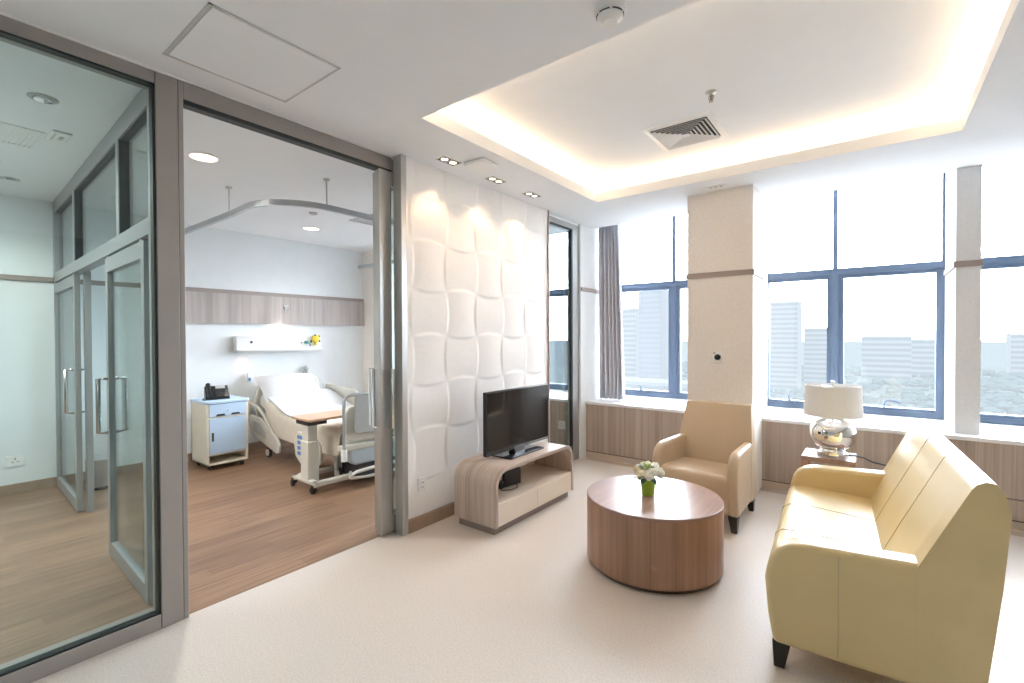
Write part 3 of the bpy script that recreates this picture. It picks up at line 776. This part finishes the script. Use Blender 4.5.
# curtain --------------------------------------------------------------
bm = bmesh.new(); n = 120; zs = [.650, .9, 1.5, 2.2, 2.90]
rows = []
for z in zs:
    row = []
    f0 = (z-.65)/2.25
    for i in range(n+1):
        f = i/n; x = -2.60+(.255+.07*(1-f0))*f
        amp = .034+.010*math.sin(f*9)
        y = 5.09+amp*math.sin(f*2*math.pi*6.0+.25*math.sin(z*2))
        row.append(bm.verts.new((x, y, z)))
    rows.append(row)
for a, b in zip(rows, rows[1:]):
    for i in range(n): bm.faces.new((a[i], a[i+1], b[i+1], b[i]))
o = obj('curtain', bm, 'curtain', smooth=True)
md = o.modifiers.new('thick', 'SOLIDIFY'); md.thickness = .004
tag(o, 'gathered grey curtain at the left end of the window', 'curtain')

# wall fittings ---------------------------------------------------------
def plate(label, loc, rot, w=.086, hgt=.086, cat='socket', name='wall_socket', holes='uk'):
    """plate facing local -y"""
    t = thing(name, label, cat, loc, rot)
    box('faceplate', (-w/2, -.010, -hgt/2), (w/2, 0, hgt/2), 'white', t, bevel=.003)
    if holes == 'uk':
        each('pin_hole', [((-.004, -.0108, .012), (.004, -.0095, .028)), ((-.022, -.0108, -.012), (-.010, -.0095, -.006)), ((.010, -.0108, -.012), (.022, -.0095, -.006))], 'slot', t)
    elif holes == 'switch':
        each('rocker', [((-.026, -.014, .004), (.026, -.0095, .03)), ((-.026, -.0135, -.03), (.026, -.0095, -.003))], 'white', t, bevel=.002)
        each('pin_hole', [((-.012, -.0145, .014), (.012, -.0138, .017)), ((-.012, -.0145, -.02), (.012, -.0133, -.017))], 'slot', t)
    return t
plate('white wall plate low on the wavy wall beside the stand', (-2.597, 2.285, .326), R(90), .075, .10, holes='switch', name='wall_outlet', cat='outlet')
plate('white socket low on the lobby end wall', (XW, .60, .295), R(90), .12, .10)
plate('white socket on the bedroom ledge panel behind the glass strip', (-2.95, YW, .33), 0, .09, .10, holes='uk')
t = plate('white double socket on the headboard wall right of the bed', (XW, 3.66, .70), R(90), .15, .09, holes='uk')
t = plate('white square plate with black round dial on the pier', (-1.082, 4.37, 1.207), 0, .10, .10, cat='control', name='wall_control', holes=None)
bm = bmesh.new(); lathe(bm, [(.026, 0), (.026, .012), (.018, .016), (0, .016)], 24)
bmesh.ops.transform(bm, matrix=Matrix.Translation((.0, -.010, .0)) @ Matrix.Rotation(R(90), 4, 'X'), verts=bm.verts[:]); obj('dial', bm, 'black', t, smooth=True)
boxes('indicator', [((-.035, -.0112, .03), (-.022, -.0098, .04))], 'slot', t)

# ------------------------------------------------------------------ bedroom furniture
# bed: local x from head (0) to foot (2.2), local y across from the near side (0) to the far side (.95)
t = thing('hospital_bed', 'adjustable hospital bed with cream side rails against the headboard wall', 'bed', (-5.98, 2.60, 0), R(-3.6))
t.scale = (1, .9, 1)
boxes('base_frame', [((.05, .10, .24), (2.05, .16, .31)), ((.05, .79, .24), (2.05, .85, .31)), ((.05, .10, .24), (.12, .85, .31)), ((1.95, .10, .24), (2.05, .85, .31)), ((.5, .25, .14), (1.6, .7, .25)), ((.9, .1, .24), (1.0, .85, .31))], 'greyplastic', t, bevel=.008)
bm = bmesh.new(); prism(bm, [(.12, .56), (.80, .36), (2.10, .36), (2.12, .39), (2.12, .47), (2.08, .50), (.85, .50), (.19, .71), (.12, .69), (.08, .63)], 'y', .035, .915); obj('mattress', bm, 'offwhite', t, bevel=.03, seg=3)
bm = bmesh.new(); prism(bm, [(.04, .40)]+[(.91, .40), (.94, .62), (.88, .85), (.80, .90), (.15, .90), (.07, .85), (.01, .62)], 'x', -.02, .025); hb = obj('headboard', bm, 'offwhite', t, bevel=.015, seg=3)
for a, b in ((.24, .36), (.59, .71)):
    bm = bmesh.new(); tube(bm, [(.03, a, .86), (.05, a+.015, .89), (.05, b-.015, .89), (.03, b, .86)], .012, 8); obj('grip', bm, 'greyplastic', hb, smooth=True)
# side rails
def head_rail(y, raise_=0.):
    bm = bmesh.new()
    P = [(.0, .46), (.28, .45), (.47, .36), (.70, .30), (.82, .20), (.80, .12), (.74, .10), (.45, .15), (.05, .22), (-.03, .30)]
    prism(bm, [(a, b+raise_) for a, b in P], 'y', y-.018, y+.018); r_ = obj('side_rail', bm, 'offwhite', t, bevel=.012, seg=3)
    bm = bmesh.new(); prism(bm, [(.10, .40+raise_), (.30, .385+raise_), (.46, .30+raise_), (.48, .22+raise_), (.10, .28+raise_)], 'y', y-.021, y-.016); obj('inset', bm, 'greyplastic', r_, bevel=.002)
    bm = bmesh.new(); tube(bm, [(-.06, y, .36+raise_), (-.075, y, .50+raise_), (-.05, y, .59+raise_), (.02, y, .60+raise_), (.22, y, .555+raise_), (.37, y, .49+raise_), (.48, y, .40+raise_), (.60, y, .31+raise_)], .02, 10); obj('grip', bm, 'offwhite', r_, smooth=True)
head_rail(-.03)
bm = bmesh.new(); prism(bm, [(.02, .60), (.10, .78), (.85, .74), (.98, .62), (.95, .45), (.05, .45)], 'y', .955, .985); r_ = obj('side_rail', bm, 'offwhite', t, bevel=.015, seg=3)
bm = bmesh.new(); prism(bm, [(1.22, .16), (1.18, .30), (1.26, .42), (1.60, .42), (1.75, .34), (1.75, .16), (1.55, .08), (1.36, .08)], 'y', -.05, -.015); r_ = obj('side_rail', bm, 'offwhite', t, bevel=.012, seg=3, label='foot side rail with blue print')
bm = bmesh.new()
for k in range(4):
    for j in range(2): bx(bm, (1.28+.06*j, -.054, .35-.055*k), (1.33+.06*j, -.048, .385-.055*k))
obj('printed_label', bm, 'label_blue', r_)
bm = bmesh.new(); prism(bm, [(1.05, .60), (1.12, .70), (1.9, .70), (2.0, .60), (1.95, .48), (1.05, .48)], 'y', .955, .985); obj('side_rail', bm, 'offwhite', t, bevel=.015, seg=3)
# foot end
bm = bmesh.new(); prism(bm, rrect(.0, .42, .92, .76, .10), 'x', 2.11, 2.15); fb = obj('footboard', bm, 'offwhite', t, bevel=.015, seg=3)
bm = bmesh.new(); prism(bm, rrect(.10, .54, .82, .69, .06), 'x', 2.148, 2.154); obj('inset', bm, 'greyplastic', fb)
bm = bmesh.new(); tube(bm, [(2.20, -.045, .33), (2.20, -.045, .74), (2.20, -.04, .81), (2.20, -.015, .85), (2.20, .04, .865), (2.20, .80, .865), (2.20, .88, .84), (2.20, .91, .78), (2.20, .91, .33)], .016, 12); ft = obj('foot_tube', bm, 'alum', t, smooth=True)
bm = bmesh.new(); lathe(bm, [(.03, .27), (.03, .37), (.022, .38), (.022, .27)], 16, (2.20, -.045, 0)); obj('collar', bm, 'white', ft, smooth=True)
bm = bmesh.new(); prism(bm, rrect(.075, .50, .80, .85, .03), 'x', 2.19, 2.215); obj('chart_panel', bm, 'greyplastic', t, bevel=.006)
bm = bmesh.new(); prism(bm, [(.04, .36), (.90, .36), (.90, .20), (.10, .20), (.05, .24)], 'x', 2.05, 2.17); obj('foot_shroud', bm, 'bluegrey', t, bevel=.02, seg=3)
boxes('cross_member', [((2.10, -.06, .35), (2.19, .93, .40))], 'offwhite', t, bevel=.01)
bm = bmesh.new(); tube(bm, [(2.08, .10, .12), (2.20, .03, .10), (2.24, -.0, .12), (2.25, .01, .145), (2.24, .06, .16), (2.20, .4, .16), (2.20, .88, .16)], .016, 8); tube(bm, [(2.20, .03, .10), (2.22, .2, .09), (2.22, .88, .09)], .014, 8); obj('bumper_loop', bm, 'offwhite', t, smooth=True)
boxes('pedal_box', [((1.85, .14, .06), (2.14, .80, .20))], 'slot', t, bevel=.01)
for x, y in ((.43, .0), (.43, .89), (1.85, .10), (1.85, .85)):
    bm = bmesh.new(); lathe(bm, [(0, -.016), (.05, -.016), (.068, -.012), (.070, 0), (.068, .012), (.05, .016), (0, .016)], 28)
    bmesh.ops.transform(bm, matrix=Matrix.Translation((x, y, .070)) @ Matrix.Rotation(R(90), 4, 'X'), verts=bm.verts[:]); w = obj('wheel', bm, 'slot', t, smooth=True)
    bm = bmesh.new(); lathe(bm, [(0, -.02), (.048, -.019), (.048, .019), (0, .02)], 24)
    bmesh.ops.transform(bm, matrix=Matrix.Translation((x, y, .070)) @ Matrix.Rotation(R(90), 4, 'X'), verts=bm.verts[:]); obj('wheel_disc', bm, 'offwhite', w, smooth=True)
    box('fork', (x-.03, y-.03, .10), (x+.03, y+.03, .25), 'redbrown' if x < 1 else 'greyplastic', t, bevel=.006)

# pillow on the raised head end
def cushion(w, d, h, n=16):
    bm = bmesh.new(); V = {}
    for s in (1, -1):
        for i in range(n+1):
            for j in range(n+1):
                u, v = 2*i/n-1, 2*j/n-1
                e = max(0, (1-abs(u)**2.6))*max(0, (1-abs(v)**2.6))
                z = s*h*.5*(e**.55)
                if e < 1e-6 and s == -1: V[s, i, j] = V[1, i, j]; continue
                V[s, i, j] = bm.verts.new((u*w/2*(1-.05*(1-v*v)*0-.04*abs(v)**2*(1-abs(u))), v*d/2*(1-.05*(1-abs(u))), z))
        for i in range(n):
            for j in range(n):
                q = [V[s, i, j], V[s, i+1, j], V[s, i+1, j+1], V[s, i, j+1]]
                q = list(dict.fromkeys(q))
                if len(q) >= 3:
                    try: bm.faces.new(q if s == 1 else q[::-1])
                    except ValueError: pass
    return bm
bm = cushion(.50, .72, .17)
o = obj('pillow', bm, 'cotton', smooth=True); o.location = (-5.725, 2.93, .768); o.rotation_euler = (0, R(36), R(-3.6))
tag(o, 'white pillow propped on the raised head of the bed', 'pillow')
# blanket draped over the bed
bm = bmesh.new(); rows = []
bprof = [(.42, .655), (.55, .613), (.70, .565), (.86, .518), (1.2, .515), (1.6, .515), (2.07, .512)]
ys = [-.016, -.016, -.014, -.006, .02, .06, .2, .45, .7, .88, .925, .95, .951]
dz = [-.31, -.20, -.09, -.02, .002, .008, .012, .016, .012, .006, -.02, -.12, -.2]
for k, (x, z) in enumerate(bprof):
    f = k/(len(bprof)-1); row = []
    for y, q in zip(ys, dz):
        qq = q*(.35+.65*min(1, max(0, (x-.36)/.35))) if q < -.01 else q
        if q < -.01 and x < .93 : qq -= .02
        zz = z+qq
        if q < -.03: zz = max(zz, .27)
        row.append(bm.verts.new((x, y+.006*math.sin(x*9+y*7)*(1 if q < -.05 else .3), zz)))
    rows.append(row)
for a, b in zip(rows, rows[1:]):
    for i in range(len(ys)-1): bm.faces.new((a[i], a[i+1], b[i+1], b[i]))
o = obj('blanket', bm, 'blanket', smooth=True, sub=2); o.location = (-5.98, 2.60, 0); o.rotation_euler = (0, 0, R(-3.6)); o.scale = (1, .9, 1)
md = o.modifiers.new('thick', 'SOLIDIFY'); md.thickness = .008
tag(o, 'cream blanket draped over the side of the bed', 'blanket')
bm = bmesh.new(); rows = []
for x, z in ((.30, .715), (.42, .682), (.55, .641), (.70, .593), (.86, .545), (1.0, .538), (1.2, .537), (1.4, .537)):
    rows.append([bm.verts.new((x, y, z+q)) for y, q in ((.015, -.012), (.05, .0), (.2, .004), (.47, .008), (.75, .004), (.89, .0), (.93, -.012))])
for a, b in zip(rows, rows[1:]):
    for i in range(6): bm.faces.new((a[i], a[i+1], b[i+1], b[i]))
o = obj('bed_sheet', bm, 'cotton', smooth=True, sub=2); o.location = (-5.98, 2.60, 0); o.rotation_euler = (0, 0, R(-3.6)); o.scale = (1, .9, 1)
md = o.modifiers.new('thick', 'SOLIDIFY'); md.thickness = .01
tag(o, 'white sheet folded over the blanket below the pillow', 'sheet')

# overbed table
t = thing('overbed_table', 'wheeled overbed table with beech top and grey column', 'overbed table', (-4.1, 2.22, 0), R(-2))
bm = bmesh.new(); prism(bm, rrect(-.175, -.05, .19, .80, .03), 'z', .645, .668); obj('tabletop', bm, 'oaktop', t, bevel=.005)
box('column', (-.06, -.01, .07), (.075, .10, .45), 'offwhite', t, bevel=.008)
box('inner_column', (-.048, .0, .40), (.063, .09, .615), 'offwhite', t, bevel=.006)
boxes('bracket', [((-.12, -.02, .60), (.11, .16, .645))], 'slot', t, bevel=.005)
boxes('base', [((-.23, -.015, .075), (.20, .045, .105)), ((.14, -.015, .06), (.20, .85, .105)), ((-.23, -.015, .06), (-.17, .85, .105))], 'offwhite', t, bevel=.008)
for x, y in ((-.20, .0), (.17, .0), (-.20, .83), (.17, .83)):
    bm = bmesh.new(); lathe(bm, [(0, -.012), (.026, -.012), (.030, -.008), (.030, .008), (.026, .012), (0, .012)], 20)
    bmesh.ops.transform(bm, matrix=Matrix.Translation((x-.014, y-.01, .030)) @ Matrix.Rotation(R(90), 4, 'X'), verts=bm.verts[:])
    bmesh.ops.transform(bm, matrix=Matrix.Identity(4), verts=bm.verts[:])
    bx(bm, (x-.02, y-.02, .03), (x+.016, y+.016, .078)); obj('caster', bm, 'black', t, smooth=True)

# bedside cabinet
t = thing('bedside_cabinet', 'ivory bedside cabinet with pale blue drawer and door on casters', 'bedside cabinet', (-5.45, 1.905, 0))
W = .405
boxes('carcass', [((-.43, 0, .055), (-.005, .022, .70)), ((-.43, W-.022, .055), (-.005, W, .70)), ((-.43, 0, .055), (-.005, W, .075)), ((-.43, .02, .155), (-.01, W-.02, .17)),
                  ((-.43, 0, .055), (-.415, W, .70)), ((-.43, .02, .545), (-.006, W-.02, .56))], 'cabcream', t, bevel=.003)
bm = bmesh.new(); prism(bm, rrect(-.445, -.008, .012, W+.008, .025), 'z', .70, .728); obj('top', bm, 'blue', t, bevel=.006)
bm = bmesh.new(); bx(bm, (-.02, .024, .173), (.0, W-.024, .543)); d = obj('door', bm, 'blue', t, bevel=.003)
box('handle', (0, .045, .31), (.006, .062, .40), 'slot', d)
bm = bmesh.new(); bx(bm, (-.02, .024, .562), (.0, W-.024, .696)); d = obj('drawer', bm, 'blue', t, bevel=.003)
for y in (.13, .275):
    bm = bmesh.new(); prism(bm, [(y-.045, .568), (y+.045, .568), (y+.035, .588), (y-.035, .588)], 'x', 0, .004); obj('handle', bm, 'slot', d)
bm = bmesh.new(); lathe(bm, [(0, 0), (.010, 0), (.010, .006), (0, .006)], 14)
bmesh.ops.transform(bm, matrix=Matrix.Translation((0, .20, .615)) @ Matrix.Rotation(R(90), 4, 'Y'), verts=bm.verts[:]); obj('lock', bm, 'steel', d)
for x in (-.38, -.05):
    for y in (.05, W-.05):
        bm = bmesh.new(); lathe(bm, [(0, -.012), (.022, -.012), (.026, -.006), (.026, .006), (.022, .012), (0, .012)], 18)
        bmesh.ops.transform(bm, matrix=Matrix.Translation((x, y, .026)) @ Matrix.Rotation(R(90), 4, 'X'), verts=bm.verts[:])
        bx(bm, (x-.014, y-.016, .03), (x+.014, y+.016, .057)); obj('caster', bm, 'slot', t, smooth=True)

# telephone
t = thing('telephone', 'black desk telephone on the bedside cabinet', 'telephone', (-5.65, 2.065, .728), R(78))
bm = bmesh.new(); prism(bm, [(-.075, 0), (.07, 0), (.075, .125), (.062, .14), (-.075, .028)], 'x', -.10, .12); obj('body', bm, 'black', t, bevel=.006)
bm = bmesh.new(); prism(bm, [(.02, .108), (.055, .137), (.053, .140), (.018, .111)], 'x', .0, .09); obj('display', bm, 'greyplastic', t)
bm = bmesh.new()
for i in range(4):
    for j in range(3):
        y = -.06+.019*i; z = .042+.0158*i; bx(bm, (.028*j, y, z), (.02+.028*j, y+.013, z+.008))
obj('keypad', bm, 'slot', t)
bm = bmesh.new(); tube(bm, [(-.065, -.085, .035), (-.065, -.06, .055), (-.065, .0, .105), (-.065, .045, .145), (-.065, .06, .15)], [.024, .022, .016, .022, .025], 12); obj('handset', bm, 'black', t, smooth=True)
bm = bmesh.new(); tube(bm, [(-.065, -.10, .02), (-.11, -.11, .008), (-.13, -.06, .006), (-.12, .0, .006), (-.10, .03, .01)], .005, 8); obj('coiled_cord', bm, 'black', t, smooth=True)

# bed head service unit and its fittings
t = thing('bed_head_unit', 'long white service unit on the wall above the bed', 'wall unit', (XW, 2.42, 1.21))
bm = bmesh.new(); prism(bm, [(0, 0), (.10, 0), (.115, .02), (.115, .035), (.095, .045), (.095, .185), (.08, .20), (0, .20)], 'y', 0, 1.08); obj('housing', bm, 'white', t, bevel=.006)
bm = bmesh.new()
for y, z in ((.20, .12), (.24, .12), (.27, .08)): lathe(bm, [(0, 0), (.011, 0), (.011, .005), (0, .005)], 12, (0, 0, 0))
bm.free(); bm = bmesh.new()
for y, z, s in ((.17, .125, .014), (.80, .11, .008)): bx(bm, (.094, y-s, z-s), (.098, y+s, z+s))
obj('outlet', bm, 'slot', t)
box('light_cover', (.02, .42, .199), (.085, .72, .204), M['lampoff'], t)
t = thing('flow_meter', 'teal gas flow meter on the service unit beside the yellow gauge', 'gas fitting', (XW+.095, 3.28, 1.325))
bm = bmesh.new(); lathe(bm, [(0, 0), (.022, 0), (.022, .03), (.014, .035), (0, .035)], 16)
bmesh.ops.transform(bm, matrix=Matrix.Rotation(R(90), 4, 'Y'), verts=bm.verts[:]); obj('coupling', bm, 'teal', t, smooth=True)
bm = bmesh.new(); tube(bm, [(.02, .02, 0), (.03, .04, -.02), (.03, .05, -.05)], .007, 8); ball(bm, (.03, .06, .005), .014, 2); obj('nozzle', bm, 'teal', t, smooth=True)
t = thing('pressure_gauge', 'bright yellow gauge at the right end of the service unit', 'gas fitting', (XW+.095, 3.41, 1.345))
bm = bmesh.new(); lathe(bm, [(0, 0), (.05, 0), (.05, .03), (.042, .036), (0, .036)], 24)
bmesh.ops.transform(bm, matrix=Matrix.Translation((0.01, 0, .03)) @ Matrix.Rotation(R(90), 4, 'Y'), verts=bm.verts[:]); obj('body', bm, 'yellow', t, smooth=True)
bm = bmesh.new(); tube(bm, [(.02, 0, .0), (.025, 0, -.06)], .018, 10); ball(bm, (.03, -.055, -.01), .016, 2); obj('valve', bm, 'yellow', t, smooth=True)
bm = bmesh.new(); ball(bm, (.04, .04, .06), .012, 2); ball(bm, (.045, -.02, .075), .012, 2); ball(bm, (.04, .045, -.005), .012, 2); ball(bm, (.045, -.075, .0), .013, 2); obj('knob', bm, 'slot', t, smooth=True)

t = thing('nurse_call_handset', 'white and blue nurse call handset hanging left of the pillow', 'handset', (XW+.02, 2.585, .89))
bm = bmesh.new(); bx(bm, (0, -.02, -.05), (.03, .02, .07)); obj('body', bm, 'white', t, bevel=.01, seg=3)
box('button', (.029, -.014, -.03), (.034, .014, .01), 'label_blue', t)
bm = bmesh.new(); tube(bm, [(.015, 0, .07), (.02, .0, .2), (.03, -.02, .325)], .004, 6); obj('cord', bm, 'white', t)
t = thing('reading_lamp', 'small grey reading lamp clamped behind the bed headboard', 'lamp', (XW, 3.32, .92))
bm = bmesh.new(); bx(bm, (0, -.03, -.03), (.02, .03, .03)); obj('bracket', bm, 'greyplastic', t, bevel=.004)
bm = bmesh.new(); tube(bm, [(.02, 0, 0), (.06, .02, -.03), (.07, .09, -.06)], .009, 8); obj('arm', bm, 'greyplastic', t, smooth=True)
bm = bmesh.new(); ball(bm, (.045, -.01, .055), .036, 2, (1, 1, 1.1)); obj('head', bm, 'greyplastic', t, smooth=True)
t = thing('coat_hook', 'small chrome hook on the oak band above the service unit', 'hook', (XW+.03, 3.05, 1.765))
bm = bmesh.new(); bx(bm, (0, -.03, .0), (.008, .03, .045)); obj('plate', bm, 'steel', t)
for s in (-1, 1):
    bm = bmesh.new(); tube(bm, [(.006, s*.02, .02), (.03, s*.024, .0), (.035, s*.026, -.02), (.03, s*.026, -.03)], .006, 8); obj('prong', bm, 'steel', t, smooth=True)

# pedal bin in the bedroom, seen through the sliding doors
t = thing('pedal_bin', 'round stainless steel pedal bin on the bedroom floor', 'bin', (-5.72, 1.10, 0))
bm = bmesh.new(); lathe(bm, [(0, .012), (.093, .012), (.093, .255), (0, .255)], 36); obj('body', bm, 'steel', t, smooth=True)
bm = bmesh.new(); lathe(bm, [(.098, 0), (.098, .02), (.094, .022)], 36); obj('base_ring', bm, 'black', t, smooth=True)
bm = bmesh.new(); lathe(bm, [(.096, .255), (.096, .272), (.07, .285), (0, .29)], 36); obj('lid', bm, 'steel', t, smooth=True)
box('pedal', (.09, -.02, .01), (.14, .02, .018), 'black', t)

# ------------------------------------------------------------------ city beyond the windows
GZ = -45.
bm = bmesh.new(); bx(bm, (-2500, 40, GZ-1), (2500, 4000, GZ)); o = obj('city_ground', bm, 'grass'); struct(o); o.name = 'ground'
def building(x, y, w, d, hgt, label, nb=8, mat='bld', rz=0., bands=True):
    t = thing('office_building', label, 'building', (x, y, GZ), rz)
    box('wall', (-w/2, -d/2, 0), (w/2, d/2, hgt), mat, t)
    if bands:
        lst = []
        for k in range(nb):
            z = hgt*(k+.35)/nb; lst.append(((-w/2+.4, -d/2-.25, z), (w/2-.4, -d/2, z+hgt/nb*.45)))
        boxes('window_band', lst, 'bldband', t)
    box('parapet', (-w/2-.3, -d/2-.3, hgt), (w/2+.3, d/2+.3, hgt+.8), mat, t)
    return t
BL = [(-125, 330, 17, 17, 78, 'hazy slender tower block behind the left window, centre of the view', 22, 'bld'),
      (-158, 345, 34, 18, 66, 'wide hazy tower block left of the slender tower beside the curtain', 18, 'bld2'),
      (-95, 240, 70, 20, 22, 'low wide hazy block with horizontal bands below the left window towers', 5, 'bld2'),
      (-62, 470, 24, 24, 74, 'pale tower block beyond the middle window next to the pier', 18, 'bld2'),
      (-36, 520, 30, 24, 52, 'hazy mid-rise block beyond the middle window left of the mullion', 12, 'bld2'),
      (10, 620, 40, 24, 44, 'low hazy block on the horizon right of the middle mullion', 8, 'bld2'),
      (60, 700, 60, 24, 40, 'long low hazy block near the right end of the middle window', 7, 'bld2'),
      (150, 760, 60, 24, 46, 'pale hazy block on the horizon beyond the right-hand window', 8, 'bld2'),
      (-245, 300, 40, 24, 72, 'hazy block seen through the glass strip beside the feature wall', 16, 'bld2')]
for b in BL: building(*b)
rn = random.Random(3)
bm = bmesh.new()
for k in range(2200):
    y = rn.uniform(170, 800); x = rn.uniform(-.38, .42)*y
    if y < 270 and x < -50: continue
    if any(abs(x-b[0]) < b[2]/2+12 and abs(y-b[1]) < b[3]/2+12 for b in BL): continue
    r = rn.uniform(1.2, 2.6)*(y/300)**.7
    vs = ball(bm, (x, y, GZ+r*.5), r, 1, (1.5, 1., .8))
    for v in vs: v.co += Vector((rn.uniform(-.2, .2), rn.uniform(-.2, .2), rn.uniform(-.2, .2)))*r
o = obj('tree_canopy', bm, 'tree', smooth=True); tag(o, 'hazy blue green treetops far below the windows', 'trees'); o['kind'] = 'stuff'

# ------------------------------------------------------------------ light
w = bpy.data.worlds.new('overcast'); scene.world = w; w.use_nodes = True
bg = w.node_tree.nodes['Background']; bg.inputs['Color'].default_value = (.88, .945, 1., 1); bg.inputs['Strength'].default_value = 20.

def area(name, loc, rot, sx, sy, power, c, portal=False, spread=180):
    l = bpy.data.lights.new(name, 'AREA'); l.shape = 'RECTANGLE'; l.size = sx; l.size_y = sy
    l.energy = power; l.color = c; l.spread = R(spread)
    o = bpy.data.objects.new(name, l); col.objects.link(o); o.location = loc; o.rotation_euler = rot
    if portal: l.cycles.is_portal = True
    return o
for n_, x0, x1 in (('p1', -2.60, -1.345), ('p2', -.806, .497), ('p3', .637, XR), ('p4', XW, -2.70)):
    area('window_portal', ((x0+x1)/2, YG+.10, 1.81), (R(-90), 0, 0), x1-x0, 2.33, 1., (1, 1, 1), True)
# cove strips hidden on top of the soffit
WARM = (1., .68, .40)
cz = ZL+.012
for loc, sx, sy in (((TX0-.10, (TY0+TY1)/2, cz), .05, TY1-TY0+.2), ((TX1+.10, (TY0+TY1)/2, cz), .05, TY1-TY0+.2),
                    (((TX0+TX1)/2, TY1+.10, cz), TX1-TX0+.2, .05), (((TX0+TX1)/2, TY0-.10, cz), TX1-TX0+.2, .05)):
    area('cove_light', loc, (R(180), 0, 0), sx, sy, 3.1*max(sx, sy), WARM)
def spot(loc, rot, power, c, size=70, blend=.5, r=.03):
    l = bpy.data.lights.new('spot', 'SPOT'); l.energy = power; l.color = c; l.spot_size = R(size); l.spot_blend = blend; l.shadow_soft_size = r
    o = bpy.data.objects.new('downlight_spot', l); col.objects.link(o); o.location = loc; o.rotation_euler = rot
for y in (2.42, 2.95, 3.46):
    spot((-2.435, y, H-.02), (R(0), 0, 0), 8.5, (1., .62, .34), 98, .5, .03)
for x, y, pw in ((-3.75, 1.31, 85), (-5.23, 2.94, 30)):
    spot((x, y, HB-.02), (0, 0, 0), pw, (1., .94, .87), 130, .8, .05)
spot((XW+.06, 2.96, 1.42), (R(180), 0, 0), 3, (1., .97, .92), 120, .8, .03)
spot((XW+.06, 2.52, 1.20), (0, 0, 0), 1.2, (1., .55, .35), 110, .8, .02)
for x, y in ((-3.479, .30), (-5.4, .45)):
    spot((x, y, H-.03), (0, 0, 0), 30, (1., .93, .85), 140, .8, .05)

area('lobby_fill', (-4.3, -.6, H-.03), (0, 0, 0), 1.2, .6, 55, (1., .97, .92))  # added fill light for the lobby, stands for no fixture
area('lobby_ceiling_fill', (-4.3, -.8, 1.9), (R(180), 0, 0), .5, .3, 14, (.95, 1., 1.))  # added fill aimed up to brighten the lobby ceiling, no real fitting
area('bounce_fill', (1.3, -1.0, 1.7), (R(180), 0, 0), .5, .5, 3, (1., .98, .95))  # added weak fill behind the camera, thrown up at the ceiling
# ------------------------------------------------------------------ camera
cam = bpy.data.cameras.new('camera'); co = bpy.data.objects.new('camera', cam); col.objects.link(co)
f, yaw, pitch, roll = 469.18, .656515, .0119957, -.0037603
cam.sensor_width = 36.; cam.sensor_fit = 'HORIZONTAL'; cam.lens = f*36/1024; cam.clip_start = .05; cam.clip_end = 6000
F = Vector((-math.sin(yaw)*math.cos(pitch), math.cos(yaw)*math.cos(pitch), -math.sin(pitch)))
R0 = Vector((math.cos(yaw), math.sin(yaw), 0)); U0 = R0.cross(F)
Rr = R0*math.cos(roll)+U0*math.sin(roll); U = Rr.cross(F)
mw = Matrix((Rr, U, -F)).transposed().to_4x4(); mw.translation = (0, 0, 1.40)
co.matrix_world = mw
scene.camera = co

scene.view_settings.view_transform = 'Standard'
scene.view_settings.look = 'None'
scene.view_settings.exposure = 0.38
scene.cycles.max_bounces = 12; scene.cycles.diffuse_bounces = 8; scene.cycles.transparent_max_bounces = 24
scene.cycles.sample_clamp_indirect = 8.
scene.cycles.use_denoising = True
